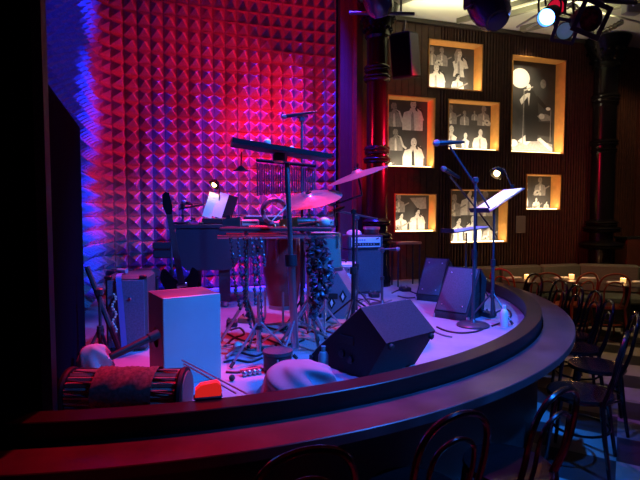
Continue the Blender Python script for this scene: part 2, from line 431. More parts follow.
photo(4, 'small lit photograph of four musicians right of the left column foot', [(.18, .52, .42, 'hg', 2), (.24, .02, .44, 'gh', 1), (.68, .02, .54, 'hm', 1)], lambda M, W, Hh, y: M.add([(x*W, y-.001, z*Hh) for x, z in [(.5, .9), (.9, .92), (.92, .62), (.72, .6)]], [(0, 1, 2, 3)], 2))
photo(5, 'lit photograph partly hidden behind the music stands', [(.12, .5, .36, 'gh', 2), (.4, .52, .44, 'hm', 1), (.72, .5, .42, 'hf', 2), (.2, .02, .42, 'wh', 1), (.5, .02, .44, 'mf', 1), (.8, .02, .3, 'g', 2)])
photo(6, 'smallest lit photograph, farthest right and below the largest one', [(.14, .56, .36, 'wl', 1), (.64, .42, .46, 'gh', 2), (.1, .1, .40, 'sf', 1), (.52, .02, .30, 'gm', 1), (.86, .02, .22, 'h', 1)])
# little notice
u_, z_ = wp(514.5, 233); p = W0+U*u_+N*.025
o = MB().box((.085, -.004, .13), (.17, .008, .26)).build('wall_notice', mat('notice_card', (.16, .13, .13), .6), loc=(p.x, p.y, z_)); o.rotation_euler = (0, 0, WROT)
tag(o, 'small dull card notice on the wood wall right of the music stand lamp', 'notice')

# ------------------------------------------------------------------ cast iron columns
def column(name, label, x, y, r, zbase, rings, cap):
    c = thing(name, label, 'column', (x, y, zbase))
    L = 4.27-zbase
    MB().lathe([(r, .02), (r, L-.02)], 24).build('shaft', gloss_black, c)
    for k, (z, rr, hh) in enumerate(rings):
        z -= zbase
        pr = [(r, z-hh), (rr*.92, z-hh*.8), (rr, z-hh*.45), (rr*.93, z-hh*.15), (rr*1.02, z+hh*.1), (rr*.96, z+hh*.45), (rr*.8, z+hh*.7), (r, z+hh)]
        MB().lathe(pr, 24).build('collar', gloss_black, c)
    R2 = r*1.4
    MB().lathe([(R2, 0), (R2, .1), (R2*.9, .14), (R2*.86, .5), (R2*.95, .54), (R2*.82, .6), (r*1.1, .64), (r, .7)], 24).build('base', gloss_black, c)
    M = MB().lathe([(r, L-.45), (r*1.2, L-.42), (r*1.12, L-.36), (r*1.5, L-.2), (r*1.9, L-.05), (r*2, 0+L)], 24)
    for k in range(16):
        q = 2*PI*k/16
        for (zz_, rr) in ((.33, 1.3), (.2, 1.6)): M.ball((r*rr*math.cos(q), r*rr*math.sin(q), L-zz_), r*.16, 6)
    M.build('capital', gloss_black, c)
    return c
p = at(376.5, 240, 6.45); zc = lambda py, Y: at(320, py, Y).z
column('iron_column', 'glossy black iron column left of the lit photographs, behind the bass amplifier', p.x, p.y, .135, H_ST, [(zc(69, 6.45), .17, .06), (zc(78, 6.45), .175, .06), (zc(150, 6.45), .165, .07), (zc(160, 6.45), .175, .05), (zc(222, 6.45), .18, .05), (zc(236, 6.45), .2, .07)], 1)
p = at(601, 240, 7.78)
column('iron_column', 'glossy black iron column at the right beyond the banquette', p.x, p.y, .165, 0.0, [(zc(97, 7.72), .2, .08), (zc(103, 7.72), .19, .05), (zc(142, 7.72), .2, .06), (zc(150, 7.72), .185, .05), (zc(223, 7.72), .23, .06), (zc(229, 7.72), .27, .06), (zc(245, 7.72), .32, .07)], 1)

# ------------------------------------------------------------------ stage rim and counter
def ring(R0, R1, z0, z1, a0=-PI*.54, a1=PI*.145, n=96, bev=.004):
    M = MB(); prof = [(R0, z0), (R1, z0), (R1, z1-bev), (R1-bev, z1), (R0+bev, z1), (R0, z1-bev)]; m = len(prof)
    for k in range(n+1):
        q = a0+(a1-a0)*k/n
        for (r, z) in prof: M.v.append((CX+r*math.cos(q), CY+r*math.sin(q), z))
    for k in range(n):
        for i in range(m):
            j = (i+1) % m; M.f.append((k*m+i, k*m+j, k*m+m+j, k*m+m+i)); M.m.append(0)
    M.f += [tuple(range(m-1, -1, -1)), tuple(range(n*m, n*m+m))]; M.m += [0, 0]
    return M
rim = ring(3.50, 3.62, .71, H_LEDGE).build('stage_rim', mat('rim_wood', (.010, .007, .007), .38, noise=.3, nscale=6, spec=.3))
tag(rim, 'raised curved dark wood rim around the edge of the stage', 'rim')
ct = thing('counter', 'long curved dark counter wrapping around the front of the stage', 'counter', (CX, CY, 0))
for nm, M, m in (('countertop', ring(3.63, 3.86, H_BAR-.045, H_BAR), mat('counter_slate', (.042, .034, .034), .36, noise=.45, nscale=5, bump=.05)), ('front_panel', ring(3.56, 3.60, .01, H_BAR-.046), mat('counter_front', (.02, .014, .012), .5))):
    M.v = [(x-CX, y-CY, z) for x, y, z in M.v]; M.build(nm, m, ct)

# ------------------------------------------------------------------ bentwood chairs
def make_chair(label, woodm, group):
    r = thing('bentwood_chair', label, 'chair', (0, 0, 0), 0, group)
    MB().lathe([(.17, .435), (.2, .44), (.205, .455), (.2, .47), (.17, .474), (.05, .468)], 28).build('seat', woodm, r)
    half = [(-.16, -.145, .44), (-.178, -.19, .58), (-.182, -.215, .70), (-.165, -.235, .80), (-.105, -.25, .868), (0, -.256, .892)]
    pts = smooth(half+[(-x, y, z) for x, y, z in half[-2::-1]], 5)
    MB().tube(pts, .0135, 8).build('back_hoop', woodm, r)
    half = [(-.085, -.165, .47), (-.108, -.2, .58), (-.112, -.22, .68), (-.085, -.236, .755), (0, -.245, .79)]
    MB().tube(smooth(half+[(-x, y, z) for x, y, z in half[-2::-1]], 5), .010, 8).build('inner_hoop', woodm, r)
    for sx in (-1, 1):
        MB().tube([(sx*.16, -.145, .445), (sx*.172, -.165, .25), (sx*.19, -.2, 0.005)], [.016, .015, .012], 8).build('leg', woodm, r)
        MB().tube([(sx*.14, .125, .44), (sx*.155, .145, .25), (sx*.175, .17, 0.005)], [.018, .015, .011], 8).build('leg', woodm, r)
    MB().tube([(.19*math.cos(2*PI*k/24), -.01+.17*math.sin(2*PI*k/24), .24) for k in range(24)], .009, 8, closed=True).build('leg_ring', woodm, r)
    return r
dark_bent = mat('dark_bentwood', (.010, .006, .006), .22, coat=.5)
warm_bent = mat('warm_lit_bentwood', (.32, .06, .022), .32, coat=.3)  # same wood as the dark chairs, with warm light put into the colour
ch_spots = [(514, 275, 'first black bentwood chair at the far end of the counter, smallest of the row'), (541, 281, 'second black bentwood chair from the far end of the counter'), (573, 286, 'third black bentwood chair from the counter far end, in front of the candle table'),
            (597, 292, 'fourth black bentwood chair from the counter far end, before the warm lit chairs'), (606, 301, 'fifth black bentwood chair at the counter, its back edge on to us'), (637, 314, 'black bentwood chair cut by the right picture edge'),
            (618, 333, 'black bentwood chair near the right edge over the checkered tiles'), (563, 392, 'black bentwood chair nearest the lower right corner of the counter'), (460, 416, 'black bentwood chair at the bottom, below the big front wedge monitor'), (308, 452, 'black bentwood chair at the bottom edge, second nearest to us, below the bundled cloth')]
first = None
for (px, py, lab) in ch_spots:
    q = fl(px, py, .885); d = Vector((q.x-CX, q.y-CY, 0)).normalized()
    pos = Vector((q.x, q.y, 0))-d*.255; R = (Vector((pos.x-CX, pos.y-CY, 0))).length
    R = max(R, 3.93); pos = Vector((CX, CY, 0))+d*R
    rz = math.atan2(-d.y, -d.x)-PI/2
    if first is None:
        first = make_chair(lab, dark_bent, 'black chairs around the counter'); first.location = pos; first.rotation_euler = (0, 0, rz)
    else: dup(first, pos, rz, lab)
firstr = None
for (px, py, rz, lab) in [(501, 269, 2.2, 'warm lit bentwood chair farthest left, just past the stage rim end'), (548, 273, 2.9, 'warm lit bentwood chair left of the lit candle table'), (589, 273, -2.8, 'warm lit bentwood chair right of the lit candle table'), (616, 274, 3.0, 'warm lit bentwood chair at the rightmost table, largest of the warm lit ones')]:
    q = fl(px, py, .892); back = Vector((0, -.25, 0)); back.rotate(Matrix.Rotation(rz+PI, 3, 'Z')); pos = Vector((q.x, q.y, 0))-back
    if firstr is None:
        firstr = make_chair(lab, warm_bent, 'warm lit chairs at the tables'); firstr.location = pos; firstr.rotation_euler = (0, 0, rz+PI)
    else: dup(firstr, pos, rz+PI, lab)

# ------------------------------------------------------------------ tables, candles, napkins, banquette
table_m = mat('table_top', (.10, .085, .08), .35)
first = None
T = [(527, 279, 'small round table farthest left by the banquette'), (575, 279, 'small round table with the glowing candle, between two warm lit chairs'), (628, 283, 'small round table farthest right with white napkins')]
tp = []
for (px, py, lab) in T:
    q = fl(px, py, .74); tp.append(q)
    if first is None:
        first = thing('cafe_table', lab, 'table', (q.x, q.y, 0), 0, 'small round tables by the banquette')
        MB().lathe([(.30, .715), (.32, .72), (.32, .735), (.31, .74)], 32).build('tabletop', table_m, first)
        MB().lathe([(.035, .02), (.035, .714)], 14).build('pedestal', blackp, first)
        MB().lathe([(.22, 0), (.22, .012), (.05, .03), (.035, .04)], 24).build('base', blackp, first)
    else: dup(first, (q.x, q.y, 0), 0, lab)
glass = mat('candle_glass', (.9, .8, .7), .15, emit=(1, .45, .12), es=1.6)
flame = mat('candle_flame', (1, .6, .2), .5, emit=(1, .55, .18), es=30)
def candle(p, lab, w_):
    c = thing('candle', lab, 'candle', p, 0, 'candles on the tables')
    MB().lathe([(.028, .001), (.032, .01), (.034, .06), (.031, .06), (.029, .012), (.005, .01)], 16).build('glass_cup', glass, c)
    MB().ball((0, 0, .042), .012, 8, sc=(1, 1, 1.4)).build('flame', flame, c)
    l = bpy.data.lights.new('candle_light', 'POINT'); l.energy = w_; l.color = (1, .5, .18); l.shadow_soft_size = .03
    o = bpy.data.objects.new('candle_light', l); COL.objects.link(o); o.parent = c; o.location = (0, 0, .11)
for k, (px, lab, w_) in enumerate(((528, 'dim candle on the leftmost round table', .5), (573, 'bright glowing candle on the middle round table', 1.6), (625, 'candle cup among napkins on the rightmost round table', .5))):
    q = tp[k]; candle((q.x+((px-320)/F*q.y-q.x), q.y, .741), lab, w_)
first = None
for (k, dx, dy, rz, lab) in ((0, -.17, .02, .1, 'rolled napkin left of the candle on the leftmost table'), (1, -.17, .03, .2, 'rolled napkin left of the glowing candle'), (1, .17, .0, -.15, 'rolled napkin right of the glowing candle'), (2, -.18, -.03, 0, 'long white rolled napkin at the left of the rightmost table'), (2, .17, .02, .1, 'white rolled napkin at the right of the rightmost table')):
    p = tp[k]+Vector((dx, dy, .002)); p.z = .741
    if first is None:
        first = MB().box((0, 0, .012), (.2, .07, .024), bev=.008).build('napkin', white_p); tag(first, lab, 'napkin', 'rolled napkins on the tables'); first.location = p; first.rotation_euler = (0, 0, rz)
    else:
        o = first.copy(); COL.objects.link(o); o.location = p; o.rotation_euler = (0, 0, rz); o['label'] = lab
upo = mat('grey_green_upholstery', (.11, .125, .105), .75, noise=.12, nscale=40)
A = [W0+U*1.95+N*.16, Vector((3.92, 7.58, 0)), Vector((5.5, 7.14, 0))]
for a_, c_, lab in zip(A, A[1:], ('long grey green upholstered banquette along the wall under the lit photographs', 'grey green banquette section at the right in front of the iron column')):
    Bk, St, Pl = MB(), MB(), MB()
    t = (c_-a_); L = t.length; t.normalize(); rz = math.atan2(t.y, t.x); nn = max(1, round(L/.75)); bq = thing('banquette', lab, 'bench', (a_+c_)/2, rz, 'banquette sections')
    for k in range(nn):
        x = L*((k+.5)/nn-.5); wd = L/nn-.008
        MB().box((x, -.02, .66), (wd, .14, .42), bev=.03).build('back_cushion', upo, bq)
        bc_ = bq.children[-1]
        MB().box((x, -.27, .40), (wd, .40, .11), bev=.03).build('seat_cushion', upo, bq)
    MB().box((0, -.24, .17), (L-.02, .36, .34)).build('plinth', black_wood, bq)
p = at(633, 262, 7.15)
cb = thing('service_cabinet', 'low dark wood cabinet at the far right edge behind the banquette', 'cabinet', (5.02, 7.93, 0), WROT)
dw = mat('dark_red_wood', (.10, .03, .02), .45, noise=.2)
MB().box((0.1, 0, .62), (.8, .22, 1.22)).build('body', dw, cb); MB().box((.1, 0, 1.25), (.84, .24, .03)).build('top', blackp, cb)


# ================================================================== things on the stage
def rel(r, pts): return [Vector(p)-r.location for p in pts]
def tripod(M, h, spread, r=.009, n=3, rot=.4, top=None):
    for k in range(n):
        q = rot+2*PI*k/n; M.tube([(0, 0, h), (spread*math.cos(q), spread*math.sin(q), .008)], r, 6)
def stand(name, label, base, top, group=None, kind='tripod', boom=None, cat='stand', m=None, r=.011, spread=.26, rot=.4, lean=(0, 0), boom_r=.009):
    """upright stand: base on the floor, pole to height top (world z), optional boom through world points"""
    m = m or mat('stand_metal', (.055, .055, .065), .35, .2)
    s_ = thing(name, label, cat, (base[0], base[1], base[2]), 0, group); H = top-base[2]
    if kind == 'tripod':
        for k in range(3):
            q = rot+2*PI*k/3; l = MB().tube([(.012*math.cos(q), .012*math.sin(q), .24), (spread*math.cos(q), spread*math.sin(q), .02)], .008, 6).build('leg', m, s_)
            MB().tube([(spread*.93*math.cos(q), spread*.93*math.sin(q), .036), (spread*math.cos(q)*1.04, spread*math.sin(q)*1.04, .011)], .012, 6).build('rubber_foot', rubber, l)
        MB().tube([(0, 0, .2), (0, 0, .27)], .02, 10).build('leg_collar', m, s_)
    else:
        MB().lathe([(.13, 0), (.135, .012), (.12, .024), (.03, .032), (.015, .06)], 24).build('base', m, s_)
    lx, ly = lean
    MB().tube([(0, 0, .05), (lx*.5, ly*.5, H*.5)], r*1.3, 10).build('lower_pole', m, s_)
    MB().tube([(lx*.48, ly*.48, H*.48), (lx, ly, H)], r*.85, 10).build('upper_pole', m, s_)
    MB().tube([(lx*.47, ly*.47, H*.47), (lx*.53, ly*.53, H*.53)], r*2, 10).build('clutch', blackp, s_)
    if boom:
        MB().tube(rel(s_, boom), boom_r, 8).build('boom', m, s_)
        c = Vector((lx, ly, H)); MB().box(c, (.045, .04, .05), bev=.01).build('boom_clamp', m, s_)
    return s_
def mic(label, head, tail, group='microphones on the stage', r=.026):
    head, tail = Vector(head), Vector(tail); c = thing('microphone', label, 'microphone', head, 0, group)
    d = (tail-head); L = d.length; d.normalize(); A_ = axis(d)
    MB().lathe([(r*.75, .02), (r*.8, .05), (r*.55, L*.8), (r*.42, L)], 14, A_).build('body', blackm, c)
    MB().lathe([(1e-3, -r), (r*.6, -r*.8), (r, 0), (r*.98, r*.5), (r*.72, r)], 14, A_).build('mesh_head', mat('mic_mesh', (.25, .25, .28), .4, .8, bump=.5, nscale=400), c)
    return c
cab_m = [mat('black_cable', (.015, .015, .017), .5), mat('grey_cable', (.16, .16, .18), .5), mat('red_cable', (.4, .03, .04), .5)]
def cable(label, pts, h=.706, mi=0, r=.008):
    P_ = [fl(x, y, h) if len((x, y)) == 2 else 0 for x, y in pts]
    M = MB().tube(smooth(P_, 6), r, 6, 0); o = M.build('cable', cab_m[mi]); return tag(o, label, 'cable', 'cables on the stage floor')

# --- cajon
q = fl(163, 388); rzc = math.radians(33)
cj = thing('cajon', 'pale wooden box drum standing open faced at the front left of the stage', 'box drum', (-.838, 2.64, H_ST), rzc)
ply = mat('cyan_lit_ply', (.28, .44, .40), .5, noise=.06, nscale=4); ply_d = mat('cajon_side', (.20, .10, .08), .5, noise=.15, nscale=6)  # cyan of the stage light is put into the front panel colour
cw, cd, chh = .325, .30, .49
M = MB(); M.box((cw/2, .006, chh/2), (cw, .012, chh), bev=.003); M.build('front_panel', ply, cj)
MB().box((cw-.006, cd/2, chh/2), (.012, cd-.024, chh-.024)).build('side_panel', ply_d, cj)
# left side with the round sound hole
n = 24; rim_ = [(cd*.5+.058*math.cos(2*PI*k/n), .25+.058*math.sin(2*PI*k/n)) for k in range(n)]
sq = []
for k in range(n):
    c_, s_ = math.cos(2*PI*k/n), math.sin(2*PI*k/n); f = min((cd/2-.012)/max(abs(c_), 1e-6), (.238)/max(abs(s_), 1e-6)); sq.append((cd/2+c_*f, .25+s_*f-.005))
vs = [(0, y, z) for y, z in sq]+[(0, y, z) for y, z in rim_]+[(.012, y, z) for y, z in rim_]
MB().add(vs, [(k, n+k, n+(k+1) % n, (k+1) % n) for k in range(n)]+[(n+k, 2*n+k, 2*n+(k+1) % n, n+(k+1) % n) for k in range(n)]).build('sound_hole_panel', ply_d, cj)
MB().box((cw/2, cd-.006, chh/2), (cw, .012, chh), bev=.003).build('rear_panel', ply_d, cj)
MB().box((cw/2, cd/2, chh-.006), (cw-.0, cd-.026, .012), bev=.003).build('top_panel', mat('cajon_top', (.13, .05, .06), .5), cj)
for (x, y) in ((.03, .03), (.27, .03), (.03, .27), (.27, .27)): MB().lathe([(.014, -.0), (.014, .003)], 10, loc=(x, y, 0)).build('foot', rubber, cj)

# --- rope tuned log drum
ld = thing('log_drum', 'rope laced cylindrical drum lying on its side with a woven cloth band', 'drum', (-.888, 2.262, H_ST+.119)); ld.scale = (.93, 1, 1)
X = axis((1, 0, 0)); wd1 = mat('drum_staves', (.30, .16, .13), .45, noise=.4, nscale=12)
M = MB(); nst = 22
for k in range(nst):
    a0, a1 = 2*PI*k/nst+.02, 2*PI*(k+1)/nst-.02
    for (x0, x1) in ((-.27, .265),):
        vs = [(x, r_*math.cos(a_), r_*math.sin(a_)) for x in (x0, x1) for (r_, a_) in ((.096, a0), (.104, (a0+a1)/2), (.096, a1), (.08, (a0+a1)/2))]
        M.add(vs, [(0, 4, 5, 1), (1, 5, 6, 2), (2, 6, 7, 3), (3, 7, 4, 0), (0, 1, 2, 3), (7, 6, 5, 4)])
M.build('shell', wd1, ld)
for sx in (-1, 1):
    h_ = MB().lathe([(.085, 0), (.112, .004), (.118, .015), (.115, .03), (.098, .034)], 28, axis((sx, 0, 0)), (sx*.262, 0, 0)).build('head_ring', black_wood, ld)
    MB().lathe([(.10, .034), (.098, .040), (.02, .042)], 24, axis((sx, 0, 0)), (sx*.262, 0, 0)).build('skin', mat('drum_skin', (.10, .08, .08), .6), h_)
for k in range(11):
    a0 = 2*PI*k/11; a1 = a0+2*PI/22
    MB().tube([(-.255, .108*math.cos(a0), .108*math.sin(a0)), (0, .104*math.cos(a1), .104*math.sin(a1)), (.255, .108*math.cos(a0+.57), .108*math.sin(a0+.57))], .004, 5).build('lacing_rope', mat('rope', (.05, .04, .05), .8), ld)
M = MB(); wv = 40
for i in range(19):
    for k in range(wv):
        a_ = 2*PI*k/wv; x = -.135+.29*i/18; bmp = .004*((i+k) % 2)+.003*math.sin(5*a_+i*.8)
        r_ = .114+bmp; M.v.append((x, r_*math.cos(a_), r_*math.sin(a_)))
for i in range(18):
    for k in range(wv):
        l = (k+1) % wv; M.f.append((i*wv+k, (i+1)*wv+k, (i+1)*wv+l, i*wv+l)); M.m.append(0)
M.build('woven_band', mat('woven_cloth', (.16, .05, .045), .9, noise=.5, nscale=60), ld)

# --- black tube lying over the drum
a = Vector((-1.02, 2.40, .945)); b2 = Vector((-.885, 2.56, 1.03))
o = thing('beater', 'thick black cylindrical beater resting on top of the laced drum', 'beater', a)
MB().tube([(0, 0, 0), (.15, .13, .062)], [.018, .02], 12).build('handle', blackp, o); MB().tube([(.145, .126, .06), (.185, .16, .076)], .025, 12).build('end_cap', rubber, o)
# --- crumpled cloth behind
def lump(name, label, cat, loc, dims, m, seed, amp=.16, nu=40, nv=16):
    rnd = random.Random(seed); ph = [(rnd.uniform(0, 6.3), rnd.randint(2, 7), rnd.uniform(1, 5), rnd.uniform(.3, 1)) for _ in range(9)]
    M = MB()
    for i in range(nv+1):
        t = i/nv
        for k in range(nu):
            q = 2*PI*k/nu
            rr = math.cos(t*PI/2)**.55; zz_ = math.sin(t*PI/2)
            d_ = 1+amp*sum(a4*math.sin(f*q+p_+s4*t*3) for p_, f, s4, a4 in ph)/3*(1-t*.6)
            M.v.append((dims[0]*rr*d_*math.cos(q), dims[1]*rr*d_*math.sin(q), dims[2]*zz_*(1+.35*(d_-1)*(1-t))))
    for i in range(nv):
        for k in range(nu):
            l = (k+1) % nu; M.f.append((i*nu+k, i*nu+l, (i+1)*nu+l, (i+1)*nu+k)); M.m.append(0)
    M.f.append(tuple(range(nu-1, -1, -1))); M.m.append(0)
    return tag(M.build(name, m, loc=loc), label, cat)
lump('crumpled_cloth', 'small crumpled pinkish cloth heaped behind the laced drum', 'cloth', (-1.26, 2.76, H_ST), (.10, .08, .21), mat('pale_cloth', (.40, .25, .26), .85), 3, .25)
lump('bundled_cloth', 'large grey cloth bundle heaped at the front of the stage by the big wedge', 'cloth', (-.105, 2.50, H_ST), (.20, .15, .19), mat('grey_cloth', (.20, .20, .24), .85, noise=.1), 11, .17, 56, 22)
# --- red block
rb = thing('red_block', 'small glowing red rounded block with a black base on the stage rim', 'percussion block', (-.495, 2.165, H_LEDGE), .25)
redm = mat('red_glow_plastic', (.9, .03, .02), .35, emit=(1, .02, .01), es=.55)  # emission added so the block glows; it is no lamp
MB().box((0, 0, .006), (.125, .055, .012), bev=.005).build('base', rubber, rb)
MB().prism([(-.055, 0), (.055, 0), (.06, .02), (.056, .045), (.04, .06), (-.03, .052), (-.054, .03)], -.022, .022, Matrix.Rotation(PI/2, 3, 'X'), (0, 0, .012)).build('block', redm, rb)
# --- two thin rods leaning
for (p0, p1, lab) in ((at(182, 360, 2.50), at(246, 396, 2.20), 'upper of two thin metal rods leaning in front of the box drum'), (at(184, 364, 2.48), at(236, 396, 2.20), 'lower of two thin metal rods leaning in front of the box drum')):
    p1.z = max(p1.z, H_LEDGE+.006); o = MB().tube([(0, 0, 0), p1-p0], .004, 6).build('metal_rod', chrome, loc=p0); tag(o, lab, 'rod', 'thin rods by the box drum')

# --- tall case on the left with strap
sc = thing('speaker_cabinet', 'tall dark speaker cabinet with a hanging strap behind the box drum', 'speaker', (-1.335, 3.52, H_ST), .14)
MB().box((0, 0, .262), (.27, .34, .514), bev=.02).build('body', tolex, sc)
MB().box((0, -.172, .262), (.24, .008, .46), bev=.003).build('grille', mat('blue_grille', (.10, .10, .15), .8, noise=.2, nscale=90), sc)
MB().tube([(.03, -.18, .36), (.03, -.185, .375)], .008, 8).build('badge', chrome, sc)
for sx in (-1, 1): MB().box((sx*.113, -.16, .509), (.05, .03, .026), bev=.006).build('corner_guard', blackm, sc)
st = thing('strap', 'blue woven strap draped over the front of the tall dark speaker cabinet', 'strap', tuple(sc.location), .18)
M = MB(); pz = smooth([(-.05, -.05, .525), (-.05, -.15, .528), (-.048, -.187, .49), (-.035, -.19, .3), (-.02, -.19, .03)], 5)
for i in range(len(pz)-1):
    a_, b_ = pz[i], pz[i+1]; M.add([a_+Vector((-.018, 0, 0)), a_+Vector((.018, 0, 0)), b_+Vector((.018, 0, 0)), b_+Vector((-.018, 0, 0))], [(3, 2, 1, 0)])
    M.add([a_+Vector((-.018, .003, 0)), a_+Vector((.018, .003, 0)), b_+Vector((.018, .003, 0)), b_+Vector((-.018, .003, 0))], [(0, 1, 2, 3)])
M.build('webbing', mat('blue_webbing', (.12, .14, .4), .7), st); MB().tube([(-.085, -.02, .54), (-.02, -.06, .54)], .017, 10).build('pad', mat('strap_pad', (.3, .2, .25), .8), st)
tw = thing('chain_rattle', 'thin bead rattle hanging beside the strap on the tall speaker cabinet', 'rattle', tuple(sc.location), .18)
M = MB()
for k in range(22): M.ball((-.08+.012*math.sin(k), -.19, .40-.017*k), .009, 6)
M.build('beads', mat('shell_beads', (.6, .45, .35), .4), tw)

# --- left boom stand
lb = fl(97, 366)
b0 = at(87, 267, 3.0); b1 = at(119, 349, 2.95); lbz = at(97, 292, 2.95)
stand('boom_stand', 'black boom microphone stand at the far left with its boom slanting down', (-1.315, 2.96, H_ST), lbz.z, 'microphone stands', boom=[b0, b1], boom_r=.016, cat='microphone stand', spread=.12, rot=1.5)
# --- padded bench
pb = thing('piano_bench', 'two black round seat pads on a low bench behind the tall speaker cabinet', 'bench', (-1.80, 4.8, H_ST), .15)
red_pad = mat('black_vinyl', (.05, .03, .035), .35)
for sx in (-1, 1):
    MB().lathe([(.11, .33), (.125, .34), (.128, .37), (.115, .395), (.06, .405)], 28, loc=(sx*.128, 0, 0)).build('seat_pad', red_pad, pb)
    for sy in (-1, 1): MB().tube([(sx*.2, sy*.08, .315), (sx*.21, sy*.1, 0.002)], .016, 8).build('leg', blackp, pb)
MB().box((0, 0, .319), (.46, .2, .02)).build('frame', blackp, pb)

# --- guitar on stand
g0 = fl(186, 322); gh = at(167, 201, 4.2); gb = Vector((-1.13, 4.12, H_ST+.25))
gt = thing('electric_guitar', 'black electric guitar with a dark neck leaning upright behind the box drum', 'guitar', gb)
gd = (gh-gb); gL = gd.length; gd.normalize()
xz = Vector((1, .25, 0)); xz = (xz-gd*xz.dot(gd)).normalized(); GM = Matrix((xz, gd, xz.cross(gd))).transposed()   # x across, y up the neck, z to us
bodyp = smooth([Vector((x, y, 0)) for x, y in [(0, -.19), (.13, -.17), (.165, -.06), (.125, .05), (.15, .15), (.11, .225), (.06, .16), (0, .13), (-.05, .16), (-.12, .26), (-.16, .17), (-.125, .04), (-.165, -.07), (-.12, -.17), (0, -.19)]], 4)[:-1]
MB().prism([(v.x, v.y) for v in bodyp], -.022, .022, GM).build('body', gloss_black, gt)
nk = MB(); nk.prism([(-.028, .10), (.028, .10), (.021, gL-.12), (-.021, gL-.12)], .018, .038, GM); nk.build('neck', mat('rosewood', (.02, .012, .012), .6, spec=.2), gt)
hs = MB().prism([(-.022, gL-.12), (.022, gL-.12), (.036, gL-.06), (.028, gL+.06), (0, gL+.075), (-.03, gL+.05), (-.04, gL-.05)], .014, .032, GM).build('headstock', gloss_black, gt)
for k in range(6):
    s_ = -1 if k < 3 else 1; MB().box(GM @ Vector((s_*.05, gL-.06+.045*(k % 3), .022)), (.026, .014, .014), M=GM, bev=.004).build('tuning_peg', chrome, hs)
for k in range(2): MB().box(GM @ Vector((0, .02+.075*k, .026)), (.085, .036, .012), M=GM, bev=.004).build('pickup', chrome, gt)
MB().box(GM @ Vector((0, -.09, .028)), (.09, .03, .014), M=GM, bev=.004).build('bridge', chrome, gt)
for k in range(6): MB().tube([GM @ Vector((-.02+.008*k, -.09, .04)), GM @ Vector((-.015+.006*k, gL-.12, .042))], .0010, 4).build('string', mat('dark_string', (.03, .03, .03), .6), gt)
gs_ = stand('guitar_stand', 'black upright guitar stand with a padded yoke holding the electric guitar', (-1.27, 4.26, H_ST), at(167, 222, 4.26).z, None, spread=.22, rot=2.2, cat='guitar stand')
yk = at(164, 223, 4.2)-gs_.location; y2 = at(195, 219, 4.12)-gs_.location
MB().tube(smooth([(0, 0, yk.z), (.03, -.04, yk.z), (.14, -.09, yk.z), (.20, -.06, y2.z), (.25, -.2, y2.z)], 4), .009, 8).build('yoke', blackm, gs_)
MB().tube([(0, 0, .12), (.1, -.1, .1), (.2, -.2, .1)], .01, 8).build('cradle', blackm, gs_)

# --- piano
pno = thing('baby_grand_piano', 'black baby grand piano with closed lid by the red foam wall', 'piano', (-1.40, 4.84, H_ST), .12)
out = smooth([Vector((x, y, 0)) for x, y in [(0.02, 0), (.34, 0), (.58, .02), (.80, .18), (.98, .42), (1.2, .55), (1.42, .66), (1.47, .84), (1.38, 1.0), (1.1, 1.04), (.5, 1.04), (0.02, 1.04)]], 4)
# keep the straight ends straight
outl = [(0.0, 0.0)]+[(v.x, v.y) for v in out[4:-4]]+[(0.0, 1.04)]
MB().prism(outl, .50, .79).build('case', piano_black, pno)
k_ = 1.025; MB().prism([((x-.7)*k_+.7-.005, (y-.52)*k_+.52) for x, y in outl], .795, .825).build('lid', piano_black, pno)
MB().box((-.11, .52, .545), (.22, 1.0, .09), bev=.01).build('keybed', piano_black, pno)
kb = MB()
MB().box((-.09, .52, .597), (.14, .94, .014)).build('keyboard', mat('ivory_keys', (.8, .78, .72), .3), pno)
for y in (.015, 1.025): MB().box((-.11, y, .625), (.22, .03, .07), bev=.008).build('key_cheek', piano_black, pno)
for (x, y) in ((.46, .10), (.08, .92), (1.28, .84)):
    MB().prism([(-.055, -.055), (.055, -.055), (.055, .055), (-.055, .055)], .06, .5, loc=(x, y, 0)).build('leg', piano_black, pno)
    MB().lathe([(.02, .012), (.03, .02), (.03, .06)], 12, loc=(x, y, -.012)).build('caster', chrome, pno)
MB().prism([(.10, .38), (.52, .38), (.62, .50), (0, .50)], -.02, .02, Matrix.Rotation(PI/2, 3, 'X'), (0, .02, 0)).build('leg_bracket', piano_black, pno)
pl = lambda v: pno.matrix_basis @ Vector(v)
MB().box((.22, .40, .835), (.04, .52, .02), bev=.004).build('music_ledge', piano_black, pno)
Mt = Matrix.Rotation(-.30, 3, 'Y')
def desk_local(v): return v
pd = at(217, 221, 5.2)
md = thing('music_desk', 'black tilted music desk standing on the piano lid under the small lamp', 'music desk', (pd.x+.01, pd.y+.03, 1.528), .0)
MB().box((.02, .0, .03), (.34, .20, .055), bev=.006).build('base', blackp, md)
MB().box((.075, .03, .185), (.19, .012, .25), M=Matrix.Rotation(-.22, 3, 'X') @ Matrix.Rotation(.28, 3, 'Y'), bev=.004).build('back_panel', black_wood, md)
for k, (x, lab) in enumerate(((-.075, 'left white music sheet on the piano music desk'), (.03, 'right white music sheet on the piano music desk'))):
    o = MB().box((0, 0, .135), (.10, .004, .265), M=Matrix.Rotation(-.22, 3, 'X') @ Matrix.Rotation(.28, 3, 'Y')).build('music_sheet', white_p, loc=(pd.x+x+.01, pd.y-.0, 1.586)); tag(o, lab, 'sheet music', 'music sheets on the piano')
lampm = mat('warm_bulb', (1, .8, .5), .5, emit=(1, .6, .22), es=14)
